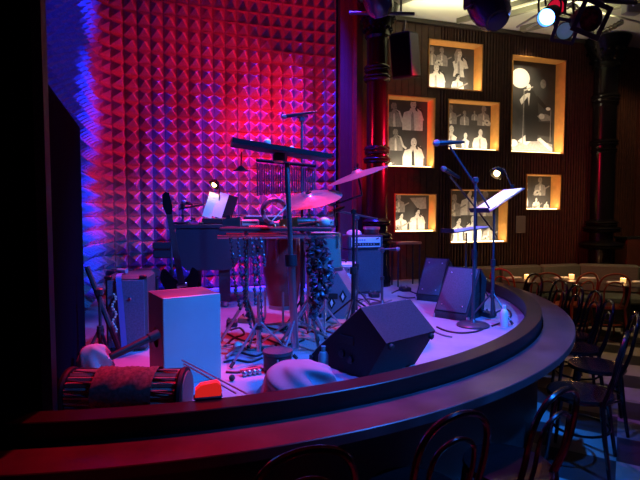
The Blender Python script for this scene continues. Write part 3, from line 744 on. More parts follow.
def cliplamp(name, label, head, pts, dirn, rad, watts, ldir):
    base = Vector(pts[-1]); c = thing(name, label, 'lamp', base)
    MB().tube(smooth(rel(c, pts), 5), .006, 8).build('neck', blackm, c)
    A_ = axis(dirn); h = Vector(head)-base
    sh = MB().lathe([(rad, -.0), (rad*.92, -rad*.5), (rad*.62, -rad*.95), (rad*.2, -rad*1.15), (rad*.16, -rad*1.15), (rad*.55, -rad*.9), (rad*.86, -rad*.45), (rad*.95, 0.0)], 20, A_, h, caps=False); sh.build('lamp_shade', gloss_black, c)
    MB().ball(h-Vector(dirn).normalized()*rad*.25, rad*.45, 8).build('bulb', lampm, c)
    MB().box((0, 0, .012), (.03, .03, .03), bev=.005).build('clip', blackm, c)
    l = bpy.data.lights.new('lamp_light', 'SPOT'); l.energy = watts; l.color = (1, .66, .3); l.spot_size = 2.2; l.shadow_soft_size = .03
    o = bpy.data.objects.new('lamp_light', l); COL.objects.link(o); o.parent = c; o.location = h+Vector(dirn).normalized()*.005
    o.rotation_euler = Vector(ldir).to_track_quat('-Z', 'Y').to_euler()
h_ = at(213.5, 185.5, 5.18)
cliplamp('clip_lamp', 'small lit clip lamp above the music sheets on the piano', h_, [h_+Vector((.0, 0, .05)), h_+Vector((.05, .01, .0)), h_+Vector((.055, .03, -.1)), at(217.5, 219, 5.22)], (-.6, -.6, -.8), .058, 2.6, (-.1, -.1, -1))
ms = at(183, 222, 5.05)
s_ = stand('desk_stand', 'short black microphone stand on the left end of the piano lid', (ms.x, ms.y, 1.526), at(183, 206, 5.05).z, None, 'round', cat='microphone stand', boom=[at(179, 209, 5.05), at(204, 204.5, 5.05)], r=.008)
for c_ in s_.children:
    if c_.name.startswith('base'): c_.scale = (.55, .55, .8)
mic('microphone over the left end of the piano lid', at(184, 202, 5.03), at(193, 204.5, 5.03))
kbq = at(262, 213, 5.0)
kl = thing('keyboard', 'slim dark electric keyboard on the piano behind the percussion table', 'keyboard', (kbq.x, kbq.y+.08, 1.527), .1)
MB().box((0.02, 0, .05), (.42, .24, .06), bev=.01).build('body', blackp, kl); MB().box((.02, -.03, .083), (.38, .14, .006)).build('keys', white_p, kl); MB().box((.02, 0, .01), (.34, .18, .02)).build('feet', rubber, kl)

# --- percussion tray on its centre stand
ps = Vector((-.165, 3.27, H_ST))
stand('percussion_stand', 'chrome centre pole stand holding the slanted tray of hand percussion', ps, at(287, 163, 3.27).z, None, spread=.36, rot=.3, m=chrome, r=.020, cat='stand', lean=(-.05, 0))
t0, t1 = at(233, 144, 3.2), at(326, 159, 3.34)
tc_ = (t0+t1)/2; td = t1-t0; tL = td.length; xz = td.normalized(); yv = Vector((-xz.y, xz.x, 0)).normalized(); TM = Matrix((xz, yv, xz.cross(yv))).transposed()
ty = thing('percussion_tray', 'long slanted dark tray high on the centre pole before the foam wall', 'tray', tc_)
MB().box(TM @ Vector((0, 0, 0)), (tL, .20, .018), M=TM).build('board', mat('blue_black_felt', (.06, .06, .08), .7), ty)
for sy in (-1, 1): MB().box(TM @ Vector((0, sy*.105, .008)), (tL+.02, .012, .03), M=TM).build('lip', blackm, ty)
for sx in (-1, 1): MB().box(TM @ Vector((sx*(tL/2+.006), 0, .012)), (.012, .20, .03), M=TM).build('end_lip', blackm, ty)
MB().box(Vector((-.01, 0.01, -.04)), (.08, .06, .06), bev=.01).build('mounting_bracket', chrome, ty)
sh_m = mat('shaker_shell', (.7, .65, .6), .4)
for (x, r_, lab) in ((-.10, .026, 'largest pale round shaker on the slanted tray'), (-.20, .014, 'tiny round shaker near the left end of the slanted tray'), (.06, .016, 'small pale shaker right of the middle of the slanted tray')):
    p = tc_+TM @ Vector((x, -.06, .009+r_)); o = MB().ball((0, 0, 0), r_, 12, sc=(1, 1, .95)).build('shaker', sh_m, loc=p); tag(o, lab, 'shaker', 'shakers on the tray')
# bar chimes
c0, c1 = at(256, 160, 3.42), at(316, 166, 3.48)
bc = thing('bar_chimes', 'row of hanging thin metal bar chimes below the slanted tray', 'chimes', (c0+c1)/2)
e0, e1 = rel(bc, [c0, c1])
MB().tube([e0, e1], .012, 8).build('beam', black_wood, bc)
MB().tube([(0, 0, .01), (0, -.02, .09)], .007, 6).build('hanger', blackm, bc)
for k in range(26):
    p = e0+(e1-e0)*((k+.6)/26.2); L = .22-.003*k
    MB().tube([p-Vector((0, 0, .022)), p-Vector((0, 0, .022+L))], .0055, 6).build('chime_rod', mat('dark_steel', (.30, .30, .34), .3, .9), bc)
# small bell under the tray's left end
b_ = at(241, 171, 3.22)
be = thing('hanging_bell', 'small dark bell cymbal hanging below the left end of the slanted tray', 'bell', b_)
MB().lathe([(.05, 0), (.052, .004), (.03, .014), (.014, .03), (.006, .034)], 20).build('bowl', blackm, be)
MB().tube([(0, 0, .03), (.004, 0, .12)], .004, 6).build('hook', blackm, be)

# --- overhead microphone
ob = fl(303, 341)
stand('overhead_stand', 'tall thin microphone stand behind the tray carrying the overhead microphone', (-.143, 3.98, H_ST), at(302, 119, 3.98).z, 'microphone stands', cat='microphone stand', boom=[at(297, 117.5, 3.98), at(308, 116, 3.98)], rot=.9, spread=.14)
mic('long slim overhead microphone above the slanted tray', at(284, 116.5, 3.96), at(317, 111.5, 3.96), r=.020)

# --- percussion table with instruments
ptq = Vector((-.30, 3.52, H_ST))
pt = thing('percussion_table', 'dark narrow trap table crowded with small percussion behind the centre pole', 'table', ptq)
topz = at(280, 229, 3.45).z-H_ST
MB().box((.0, 0, topz), (.76, .30, .026), bev=.006).build('tabletop', mat('dark_felt', (.04, .04, .055), .8), pt)
for sy in (-1, 1): MB().tube([(-.39, sy*.16, topz-.05), (.40, sy*.16, topz-.05)], .012, 8).build('rail', chrome, pt)
for sx in (-1, 1):
    MB().tube([(sx*.22, .0, topz-.01), (sx*.22, 0, .30)], .016, 8).build('pole', chrome, pt)
    for k in range(3):
        q = .9*sx+2*PI*k/3; l = MB().tube([(sx*.22, 0, .34), (sx*.22+.2*math.cos(q), .2*math.sin(q), .015)], .011, 6).build('leg', chrome, pt)
        MB().ball((sx*.22+.2*math.cos(q), .2*math.sin(q), .016), .016, 8).build('rubber_foot', rubber, l)
tz = H_ST+topz+.014
rnd = random.Random(5)
mcol = [chrome, blackm, mat('brass', (.7, .45, .15), .3, 1), mat('blue_steel', (.45, .48, .6), .3, .8)]
small = [('cowbell', 'cowbell', -.31, -.07), ('woodblock', 'wood block', -.20, .05), ('triangle', 'triangle', -.13, -.09), ('tambourine', 'tambourine', -.02, .03), ('cowbell', 'cowbell', .08, -.08), ('guiro', 'guiro', .18, .06), ('finger_cymbal', 'finger cymbals', .02, -.10), ('maraca', 'maraca', .27, -.05), ('woodblock', 'wood block', .33, .06)]
where = {0: 'leftmost on the percussion table', 1: 'left of centre on the percussion table', 2: 'lying at the front left of the percussion table', 3: 'standing at the middle of the percussion table', 4: 'just right of the centre pole on the percussion table', 5: 'at the back right of the percussion table', 6: 'at the front middle of the percussion table', 7: 'at the front right of the percussion table', 8: 'at the right end of the percussion table'}
for k, (nm, cat, x, y) in enumerate(small):
    o = thing(nm, '%s %s %s' % (['silver', 'dark', 'steel', 'chrome rimmed', 'brass', 'dark ribbed', 'brass', 'black handled', 'pale'][k], cat, where[k]), cat, (ptq.x+x, ptq.y+y, tz), rnd.uniform(-.4, .4), 'hand percussion on the table')
    if nm == 'cowbell':
        M = MB(); vs = [(-.06, sy*a_, z) for sy, a_ in ((-1, .02), (1, .02)) for z in (.01, .05)]+[(.06, sy*.032, z) for sy in (-1, 1) for z in (.002, .07)]
        M.add(vs, [(0, 1, 3, 2), (4, 6, 7, 5), (0, 2, 6, 4), (1, 5, 7, 3), (0, 4, 5, 1), (2, 3, 7, 6)]); M.build('bell', mcol[0 if k == 0 else 2], o); MB().box((-.02, 0, .065), (.03, .02, .03)).build('clamp', blackm, o)
    elif nm == 'woodblock':
        MB().box((0, 0, .025), (.13, .05, .05), bev=.008).build('block', mat('pale_block', (.5, .35, .25), .5), o); MB().box((0, -.0255, .03), (.10, .003, .008)).build('slot', rubber, o)
    elif nm == 'triangle':
        MB().tube([(-.06, 0, .006), (.06, 0, .006), (0, .1, .006)], .005, 6, closed=True).build('bar', chrome, o); MB().tube([(-.06, -.03, .005), (.07, -.025, .005)], .003, 6).build('striker', chrome, o)
    elif nm == 'tambourine':
        MB().tube([(.085*math.cos(2*PI*j/24), 0, .105+.085*math.sin(2*PI*j/24)) for j in range(24)], .017, 6, closed=True).build('hoop', mcol[3], o)
        for j in range(8): MB().lathe([(.02, -.002), (.02, .002)], 10, axis((math.cos(2*PI*j/8), 0, math.sin(2*PI*j/8))), (.085*math.cos(2*PI*j/8), -.02, .105+.085*math.sin(2*PI*j/8))).build('jingle', chrome, o)
    elif nm == 'guiro':
        pr = []
        for j in range(17): pr.append((.022+.008*math.sin(PI*j/16)+.002*(j % 2), -.10+.2*j/16))
        MB().lathe(pr, 14, axis((1, 0, .0)), (0, 0, .034)).build('gourd', mat('dark_gourd', (.12, .06, .04), .4), o)
    elif nm == 'finger_cymbal':
        for sx in (-1, 1): MB().lathe([(.03, 0), (.03, .003), (.012, .008), (.009, .018), (.002, .02)], 14, loc=(sx*.034, 0, 0)).build('cup', mcol[2], o)
    else:
        MB().ball((.06, 0, .034), .034, 12, sc=(1.25, 1, 1)).build('gourd', sh_m, o); MB().tube([(.025, 0, .033), (-.12, 0, .012)], [.008, .011], 8).build('handle', blackp, o)
# strap like stick across (pink)
a_, b_ = at(272, 221, 3.42), at(288, 205, 3.5)
o = MB().box((b_-a_)/2, ((b_-a_).length, .03, .008), M=Matrix(((b_-a_).normalized(), Vector((0, 1, 0)), (b_-a_).normalized().cross(Vector((0, 1, 0))))).transposed()).build('wooden_slapstick', mat('pale_wood', (.7, .5, .45), .5), loc=a_); tag(o, 'pale flat wooden slapstick slanting up left of the centre pole', 'slapstick')
# bead strands
beadm = [mat('dark_bead', (.03, .03, .04), .25, coat=.5), mat('blue_bead', (.06, .07, .12), .25, coat=.5)]
zr = H_ST+topz-.05
def strand(label, pts, r_, seed, mi):
    P_ = smooth(pts, 14); rnd = random.Random(seed); o = thing('bead_strand', label, 'bead strand', P_[0], 0, 'bead strands hanging from the percussion table')
    Q = rel(o, P_); MB().tube(Q[::3]+[Q[-1]], .004, 5).build('cord', blackp, o)
    M = MB(); d_ = 0; last = None
    for p in Q:
        if last is None or (p-last).length > r_*1.7:
            M.ball(p+Vector((rnd.uniform(-.4, .4)*r_, rnd.uniform(-.5, .5)*r_, 0)), r_*rnd.uniform(.8, 1.15), 7); last = p
    ob = M.build('beads', beadm[mi], o); ob['kind'] = 'stuff'
yb = 3.335
for (xs, lab, sd, mi) in ((((231, 239), (233, 262), (236, 290), (240, 309)), 'leftmost dark bead strand hanging from the percussion table', 1, 0), (((238, 239), (241, 270), (248, 318), (257, 334), (262, 325), (260, 285), (256, 239)), 'longest looped bead strand hanging from the percussion table', 2, 1),
                      (((245, 239), (246, 268), (246, 300), (250, 318)), 'straight bead strand inside the long loop', 3, 0), (((252, 239), (254, 270), (255, 305)), 'second straight bead strand right of the long loop middle', 4, 1), (((260, 239), (263, 252), (265, 266)), 'shortest bead strand nearest the centre pole', 5, 1)):
    strand(lab, [at(x, y, yb-.01*sd*.6) for x, y in xs], .013, sd, mi)
# seed rattle cluster on the right
rc = at(318, 236, 3.36)
rt = thing('seed_rattle', 'big dark cluster of seed pods hanging from the right end of the percussion table', 'rattle', rc)
M = MB(); rnd = random.Random(9)
for k in range(260):
    t = k/260; py = 238+80*t; px = 315+6*math.sin(3*t)+(-3 if t > .75 else 0)
    wdt = 9*math.sin(PI*min(1, t*1.05+.12))**.6+3
    c_ = at(px+rnd.uniform(-wdt, wdt), py, 3.36+rnd.uniform(-.07, .07))-rc
    dv = Vector((rnd.uniform(-1, 1), rnd.uniform(-1, 1), rnd.uniform(-1.4, .2))).normalized(); A_ = axis(dv)
    M.lathe([(.003, -.026), (.016, -.008), (.015, .010), (.003, .026)], 6, A_ @ Matrix.Diagonal((1, .55, 1)), c_)
ob = M.build('seed_pods', mat('dark_pod', (.05, .06, .08), .35, coat=.3), rt); ob['kind'] = 'stuff'
MB().tube(rel(rt, [at(317, 235, 3.36), at(320, 262, 3.36), at(318, 295, 3.36), at(314, 314, 3.36)]), .008, 6).build('cord', blackp, rt)

# --- drums behind
def drum(name, label, base, r0, r1, z0, z1, m, legs=True, group=None, mid=None, top=None):
    d = thing(name, label, 'drum', base, 0, group); mid = mid or (r0+r1)/2; h = z1-z0
    MB().lathe([(r0, z0), (r0*.6+mid*.4, z0+h*.2), (mid, z0+h*.5), (r1*.6+mid*.4, z0+h*.8), (r1, z1)], 32).build('shell', m, d)
    MB().lathe([(r1*1.0, z1-.03), (r1*1.06, z1-.025), (r1*1.06, z1+.004), (r1*.98, z1+.008)], 32).build('top_hoop', chrome, d)
    MB().lathe([(r0*1.04, z0-.01), (r0*1.05, z0+.02), (r0*1.0, z0+.024)], 32).build('bottom_hoop', chrome, d)
    MB().lathe([(r1*.97, z1+.009), (r1*.5, z1+.011)], 32).build('head', top or mat('drum_head', (.75, .7, .72), .5), d)
    for k in range(6):
        q = 2*PI*k/6+.3; MB().box(((r1*1.05)*math.cos(q), (r1*1.05)*math.sin(q), z1-h*.22), (.022, .022, h*.36), rz=q, bev=.004).build('lug', chrome, d)
    if legs:
        for k in range(3):
            q = 2*PI*k/3+.6; rr = max(r0, mid)*1.06; l = MB().tube([(rr*math.cos(q), rr*math.sin(q), z0+min(h*.4, .15)), (rr*math.cos(q), rr*math.sin(q), .05), (rr*1.12*math.cos(q), rr*1.12*math.sin(q), .012)], .009, 6).build('leg', chrome, d)
            MB().ball((rr*1.12*math.cos(q), rr*1.12*math.sin(q), .014), .014, 8).build('rubber_foot', rubber, l)
    return d
maroon = mat('maroon_lacquer', (.30, .03, .035), .3, coat=.4); teal = mat('pale_teal_lacquer', (.16, .21, .18), .4, coat=.3)
p = at(283, 310, 4.15)
drum('conga', 'tall maroon conga drum behind the centre pole', (p.x, 4.15, H_ST), .115, .14, .16, .76, maroon, mid=.165)
p = at(325, 268, 3.95)
drum('floor_tom', 'dull teal tom drum on a thin stand right of the seed rattle', (p.x, 3.95, H_ST), .135, .115, .50, .78, teal, legs=False)
ft = [o for o in bpy.data.objects if o.name.startswith('floor_tom')][0]
MB().tube([(0, 0, .49), (0, 0, .1)], .011, 8).build('pole', chrome, ft)
for k in range(3):
    q = .5+2*PI*k/3; l = MB().tube([(0, 0, .2), (.16*math.cos(q), .16*math.sin(q), .015)], .008, 6).build('leg', chrome, ft); MB().ball((.16*math.cos(q), .16*math.sin(q), .014), .014, 8).build('rubber_foot', rubber, l)
p = at(308, 228, 3.78)
drum('snare_drum', 'shallow drum with a purple lit head at the right of the percussion table', (p.x+.02, 4.35, H_ST), .15, .15, .76, .86, mat('snare_shell', (.5, .5, .55), .3, .7))

# --- cymbals
brz = mat('cymbal_bronze', (.42, .36, .36), .32, .75, noise=.1, nscale=30)
def cymbal(label, c, nrm, r):
    o = thing('cymbal', label, 'cymbal', c, 0, 'cymbals on stands'); A_ = axis(nrm)
    MB().lathe([(.004, .028), (.03, .024), (.045, .010), (.05, .006), (r*.7, -.008), (r, -.022), (r, -.024), (r*.7, -.0105), (.05, .003), (.028, .02), (.004, .024)], 40, A_).build('plate', brz, o)
    MB().lathe([(.008, .026), (.022, .028), (.022, .036), (.006, .04), (.006, .055)], 12, A_).build('wing_nut', blackm, o)
    return o
k1 = at(357, 173, 3.9); cymbal('larger tilted cymbal in front of the left iron column', k1, (-.34, -.12, 1), .245)
ys = at(352.5, 300, 3.98)
zt = at(362, 195, 3.95)
stand('cymbal_stand', 'black cymbal stand with a cranked arm holding the larger cymbal', (.272, 4.05, H_ST), at(352, 212, 4.05).z, 'cymbal stands', boom=[k1-Vector((-.006, -.002, .02)), zt, at(334, 205, 4.0), at(336, 226, 4.02)], m=blackm, r=.014, cat='cymbal stand', spread=.32, rot=.2)
k2 = at(309, 196.5, 3.75); cymbal('smaller reddish cymbal just right of the centre pole', k2, (-.16, -.30, 1), .25)
stand('cymbal_stand', 'straight chrome stand under the smaller reddish cymbal', (k2.x, 3.75, H_ST), k2.z-.02, 'cymbal stands', m=chrome, r=.012, cat='cymbal stand', spread=.16, rot=.95)
# boom microphone aimed at the drums
stand('boom_stand', 'black microphone stand with a short boom right of the drums', (.335, 4.55, H_ST), at(357, 217, 4.55).z, 'microphone stands', boom=[at(338, 211, 4.2), at(377, 219, 4.6)], cat='microphone stand', rot=.2, spread=.2)
mic('black microphone on the short boom pointing at the drums', at(330, 213, 4.1), at(344, 207, 4.2))

# --- stand in front of bead strands
hb = fl(257, 364)
stand('tripod_stand', 'low chrome tripod stand on the stage floor under the bead strands', (hb.x, hb.y+.1, H_ST), 1.12, None, m=chrome, spread=.24, rot=-2.2, r=.012, cat='stand')

# --- wedges
carpet_side = wedge_c
def wedge(label, corner, wdir, width, prof, grp='stage monitor wedges', gm=grille, port=False, ports=False):
    """corner: world point under the top front ridge end; wdir along the cabinet; prof (f, z) points: bottom front, top front, top back, bottom back"""
    w_ = Vector((*wdir, 0)).normalized(); f = Vector((-w_.y, w_.x, 0))
    r = thing('monitor_wedge', label, 'speaker', corner, math.atan2(w_.y, w_.x), grp)
    # local x along width, local y = f (towards the grille), z up
    M = MB(); n = len(prof); vs = [(x, a_, z) for x in (0, width) for a_, z in prof]
    M.add(vs, [tuple(range(n)), tuple(range(2*n-1, n-1, -1))]+[(i, i+n, (i+1) % n+n, (i+1) % n) for i in range(n)])
    M.build('cabinet', carpet_side, r)
    (f0, z0), (f1, z1) = prof[1], prof[2]
    d = Vector((0, f1-f0, z1-z0)); L = d.length; d.normalize(); nn = Vector((0, 1, 0)).cross(d); nrm = Vector((1, 0, 0)).cross(d)
    if nrm.y < 0: nrm = -nrm
    c = Vector((width/2, (f0+f1)/2, (z0+z1)/2))+nrm*.007
    G = Matrix((Vector((1, 0, 0)), d, nrm)).transposed()
    gg = MB().box(c, (width-.03, L-.03, .014), M=G, bev=.004).build('grille', gm, r)
    for (sx, sy) in ((-1, -1), (1, -1), (-1, 1), (1, 1)): MB().lathe([(.007, 0), (.007, .004), (.004, .006)], 8, G, c+G @ Vector((sx*(width/2-.06), sy*(L/2-.07), .007))).build('screw', chrome, gg)
    for x in (0, width):
        MB().box((x, prof[0][0]-.015, prof[0][1]+.02), (.02, .035, .04), bev=.004).build('corner_guard', chrome if port else blackm, r)
    for sx, x in ((-1, -.003), (1, width+.003)):
        MB().box((x, prof[1][0]*.3, .2), (.008, .12, .05), bev=.003).build('handle_cup', rubber, r)
    return r
# big front wedge seen from behind: axis from D towards C, grille faces up-left
wdir = Vector((.755, .656, 0)); perp = Vector((.656, -.755, 0))
A_ = Vector((.246, 2.80, H_ST))
prof = [(.47, .0), (.45, .05), (.02, .405), (-.173, .24), (-.02, 0.0)]
bw = wedge('largest black stage monitor wedge seen from behind at the front of the stage', A_, (wdir.x, wdir.y), .44, prof)
for k, (a_, z) in enumerate(((.17, .11), (.10, .09))): MB().lathe([(.022, 0), (.022, .014), (.012, .016)], 14, axis((-1, 0, 0)), (-.001, a_, z)).build('connector', blackm, bw)
for x in (.04, .40): MB().lathe([(.018, 0), (.018, .016), (.012, .02)], 12, axis((0, -1, -.3)), (x, -.165, .215)).build('foot', rubber, bw)
prof2 = [(.27, 0), (.27, .055), (-.0, .44), (-.14, .33), (-.08, 0)]
tl, tr = at(454, 267, 4.66), at(491, 268, 4.44)
def wedge_at(lab, bl, br, depth, grp='stage monitor wedges', width=None):
    bl, br = Vector(bl), Vector(br); w_ = (bl-br); w_.z = 0; wd = w_.length; w_.normalize(); f = Vector((-w_.y, w_.x, 0))
    # corner local origin = projected top ridge: front bottom edge is at +.27 along f
    c = br-f*.27; c.z = H_ST; return wedge(lab, c, (w_.x, w_.y), wd, prof2, grp, grille, True)
wedge_at('right front monitor wedge with a bluish grille beside the microphone stands', fl(434, 317), fl(467, 322), .36)
wedge_at('right rear monitor wedge partly hidden behind the nearer one', fl(416, 300), fl(440, 302.5), .36)
pale_side = mat('pale_carpet', (.16, .18, .22), .7, noise=.15, nscale=100)
w3 = wedge('small pale blue monitor wedge with diamond shaped ports behind the seed rattle', Vector((.150, 4.42, H_ST)), (.2, .98), .36, [(.17, 0), (.17, .04), (.0, .42), (-.13, .22), (-.06, 0)], gm=pale_side)
for c_ in w3.children:
    if c_.name.startswith('cabinet'): c_.data.materials[0] = pale_side
for (y, z) in ((.045, .14), (-.055, .20)):
    MB().prism([(-.035, 0), (0, -.06), (.035, 0), (0, .06)], 0, .006, axis((-1, 0, 0)) @ Matrix.Rotation(0, 3, 'Z'), (-.001, y, z)).build('port', rubber, w3)
    MB().prism([(-.014, .0), (0, -.035), (.014, 0), (0, .035)], .006, .009, axis((-1, 0, 0)), (-.001, y, z)).build('port_plate', white_p, w3)

# --- amplifiers
am = thing('guitar_amplifier', 'pale blue grey guitar amplifier between the rear wedge and the bass amplifier', 'amplifier', (.20, 5.15, H_ST), -.12)
MB().box((0, 0, .215), (.36, .24, .43), bev=.012).build('cabinet', mat('pale_tolex', (.55, .58, .62), .6), am)
MB().box((0, -.122, .17), (.30, .01, .28), bev=.003).build('grille', mat('silver_cloth', (.40, .42, .46), .7, noise=.2, nscale=120), am)
cp = MB().box((0, -.122, .37), (.32, .012, .06), bev=.003).build('control_panel', mat('panel_steel', (.5, .5, .55), .3, .8), am)
for k in range(6): MB().lathe([(.009, 0), (.007, .012)], 10, axis((0, -1, 0)), (-.12+.045*k, -.129, .37)).build('knob', blackp, cp)
MB().tube(smooth([(-.07, 0, .43), (-.05, 0, .452), (.05, 0, .452), (.07, 0, .43)], 4), .008, 6).build('handle', blackp, am)
br_ = Vector((.50, 5.90, H_ST)); rzb = .22
bcab = thing('bass_cabinet', 'tall black bass speaker cabinet standing before the left iron column', 'speaker', br_, rzb)
MB().box((0, 0, .26), (.42, .30, .51), bev=.012).build('cabinet', tolex, bcab)
MB().box((0, -.153, .26), (.38, .012, .47), bev=.004).build('grille', grille, bcab)
MB().box((-.15, -.161, .36), (.014, .004, .20)).build('badge', mat('badge_silver', (.6, .6, .65), .4, .6), bcab)
bh = thing('bass_amplifier_head', 'bass amplifier head with a bright silver control panel on top of the bass cabinet', 'amplifier', br_+Vector((0, 0, .516)), rzb)
MB().box((0, 0, .085), (.42, .28, .165), bev=.012).build('case', tolex, bh)
cp = MB().box((.0, -.142, .085), (.35, .012, .115), bev=.003).build('control_panel', mat('silver_panel', (.85, .85, .88), .35, .3), bh)
MB().box((0, -.150, .062), (.33, .004, .035)).build('label_strip', rubber, cp)
for k in range(8): MB().lathe([(.010, 0), (.008, .012)], 10, axis((0, -1, 0)), (-.14+.033*k, -.152, .062)).build('knob', mat('silver_knob', (.7, .7, .75), .3, .8), cp)
M = MB()
for k in range(5): M.box((-.13+.028*k, -.149, .112), (.018, .003, .014))
M.build('nameplate', mat('blue_letters', (.1, .12, .3), .4), cp)
MB().tube([(.12, -.149, .12), (.15, -.16, .135)], .006, 6).build('switch', blackp, cp)
bz = H_ST+.516+.17
cl2 = lump('folded_cap', 'pale soft cap lying on top of the bass amplifier head', 'cap', (br_.x-.10, br_.y-.02, bz), (.09, .07, .055), mat('cap_cloth', (.6, .5, .6), .8), 21, .08)
sd = thing('small_drum', 'small dark hand drum stacked on the right of the bass amplifier head', 'drum', (br_.x+.11, br_.y+.03, bz))
MB().lathe([(.085, 0), (.09, .01), (.09, .075), (.085, .085)], 24).build('shell', blackp, sd); MB().lathe([(.097, .06), (.1, .066), (.1, .088), (.085, .09)], 24).build('hoop', mcol[3], sd)
# --- low boom stand before the bass cabinet
q = fl(382, 306); s_ = stand('boom_stand', 'low black microphone stand before the bass cabinet with a level arm', (q.x, q.y, H_ST), at(382, 250, q.y).z, 'microphone stands', 'round', boom=[at(378, 249.5, q.y), at(397, 248.5, q.y)], cat='microphone stand')
mic('short microphone on the low level arm before the bass cabinet', at(398, 249, q.y-.02), at(389, 249.5, q.y-.02), r=.022)
# --- small dark side table against the wall
q = Vector((1.06, 6.42, H_ST)); stt = thing('side_table', 'narrow dark side table with a brown top right of the bass cabinet', 'table', q, WROT)
MB().box((0.05, 0, .555), (.34, .22, .03), bev=.006).build('tabletop', mat('brown_top', (.30, .16, .05), .4), stt)
for sx in (-.1, .2):
    for sy in (-.09, .09): MB().tube([(sx, sy, .54), (sx, sy, .002)], .010, 8).build('leg', blackm, stt)

# --- right microphone stands and music stands
m1h, m1t = at(436, 143, 4.15), at(464, 142, 4.2)
b1 = [at(449.5, 146, 4.17), at(472, 180, 4.2), at(490, 209, 4.24)]
q = fl(473, 326); stand('boom_stand', 'blue lit boom microphone stand nearest the right front wedge, its microphone highest', (q.x, q.y, H_ST), at(472, 180, q.y).z, 'microphone stands', 'round', boom=b1, cat='microphone stand')
mic('highest vocal microphone pointing left before the lit photographs', m1h, m1t, r=.028)
m2h, m2t = at(443.5, 168.5, 4.95), at(460, 178, 4.98)
q = Vector((1.69, 5.40, H_ST)); stand('boom_stand', 'second boom stand standing behind the right front wedge, its microphone lower', q, at(476.5, 209, 5.40).z, 'microphone stands', 'tripod', boom=[at(450, 176, 4.97), at(476.5, 209, 5.40), at(497, 236, 5.72)], cat='microphone stand', spread=.18)
mic('lower vocal microphone pointing left below the highest one', m2h, m2t, r=.028)
def music_stand(label, base, top, p0, p1, depth, sheet, col=blackm):
    s_ = stand('music_stand', label, base, top, 'music stands', 'tripod', cat='music stand', spread=.2, rot=1.1)
    a_, b_ = rel(s_, [p0, p1]); xv = (b_-a_); L = xv.length; xv.normalize(); yv = Vector((-.25, 1, .0)); yv = (yv-xv*yv.dot(xv)).normalized(); G = Matrix((xv, yv, xv.cross(yv))).transposed(); c = (a_+b_)/2
    MB().box(c, (L, depth, .008), M=G, bev=.003).build('desk', mat('stand_desk', (.10, .10, .13), .4, .4), s_)
    MB().box(c+G @ Vector((-L/2, 0, .018)), (.01, depth, .045), M=G, bev=.003).build('desk_lip', blackm, s_)
    o = MB().box((0, 0, 0), (L*.9, depth*.86, .006), M=G).build('music_sheet', white_p, loc=Vector(base)+c+G @ Vector((.005, 0, .008))); tag(o, sheet, 'sheet music', 'music sheets on the right stands')
    return s_
q = fl(492, 321)
music_stand('tall music stand with a slanted desk and a lit clip lamp', (q.x, q.y, H_ST), at(491, 204, q.y).z, at(480, 212, 4.32), at(514.5, 189, 4.40), .30, 'music sheet on the slanted desk under the clip lamp')
h_ = at(496, 174.5, 4.3)
cliplamp('clip_lamp', 'lit clip lamp bent over the slanted right music stand', h_, [h_+Vector((.05, 0, .045)), at(504, 169, 4.32), at(507, 176, 4.36), at(512, 187.5, 4.40)], (-.75, -.4, -.9), .062, 16, (.1, .0, -1))
q = fl(466, 321, .7); q = Vector((1.50, 5.12, H_ST))
music_stand('low music stand with an almost level desk left of the slanted one', (q.x, q.y, H_ST), at(466, 233, q.y).z, at(447.5, 232.5, 5.05), at(484, 227, 5.18), .24, 'pink lit music sheet on the almost level low music stand')

# --- bits on the floor
q = fl(503, 326); wb = thing('water_bottle', 'small clear water bottle on the stage floor inside the right rim', 'bottle', (q.x, q.y-.02, H_ST))
pet = mat('clear_plastic', (.75, .78, .85), .15)
MB().lathe([(.028, 0), (.032, .01), (.032, .11), (.026, .135), (.012, .15), (.012, .16)], 16).build('body', pet, wb); MB().lathe([(.014, .16), (.014, .18)], 12).build('cap', white_p, wb)
def pedal(lab, px, py, sx=.07, rz=.2, m=None, grp='effect pedals'):
    q = fl(px, py); o = thing('effect_pedal', lab, 'pedal', (q.x, q.y, H_ST), rz, grp)
    MB().box((0, 0, .025), (sx, .12, .05), bev=.008).build('case', m or blackp, o); MB().lathe([(.012, .05), (.012, .062), (.006, .064)], 10, loc=(0, -.035, 0)).build('foot_switch', chrome, o)
    for s_ in (-1, 1): MB().lathe([(.010, .05), (.008, .066)], 10, loc=(s_*sx*.28, .035, 0)).build('knob', chrome, o)
pedal('dark effect pedal on the floor left of the low tripod', 232, 326, .09)
pedal('effect pedal on the floor behind the low tripod', 246, 322, .12, -.1, mat('brown_case', (.25, .10, .05), .5))
pedal('effect pedal on the floor before the bass cabinet', 374, 297, .10)
pedal('effect pedal on the floor at the foot of the side table', 405, 291, .12)
pedal('effect pedal beside the water bottle inside the right rim', 488, 317, .08, .5)
q = fl(280, 362); o = thing('small_case', 'small black round lidded case just behind the grey cloth bundle', 'case', (q.x, 2.95, H_ST), .1)
MB().lathe([(.075, 0), (.085, .01), (.085, .10), (.08, .105)], 24).build('tub', blackp, o); MB().lathe([(.09, .105), (.09, .125), (.07, .13)], 24).build('lid', tolex, o)
MB().tube(smooth([(.0, -.09, .09), (0, -.11, .07), (0, -.1, .03), (0, -.088, .02)], 4), .006, 6).build('latch', chrome, o)
q = fl(250, 380); o = thing('jingle_bells', 'tiny set of pink lit bells on the floor left of the grey cloth bundle', 'bells', (q.x, q.y+.08, H_ST), .5)
for k in range(4): MB().ball((-.045+.03*k, 0, .018), .018, 10).build('bell', chrome, o)
MB().box((0, .02, .03), (.13, .014, .02), bev=.004).build('handle', mat('red_handle', (.6, .06, .06), .4), o)
q = fl(232, 381); o = MB().ball((0, 0, .018), .018, 10).build('rubber_ball', rubber, loc=(q.x, q.y, H_ST)); tag(o, 'small black ball on the floor right of the box drum', 'ball')
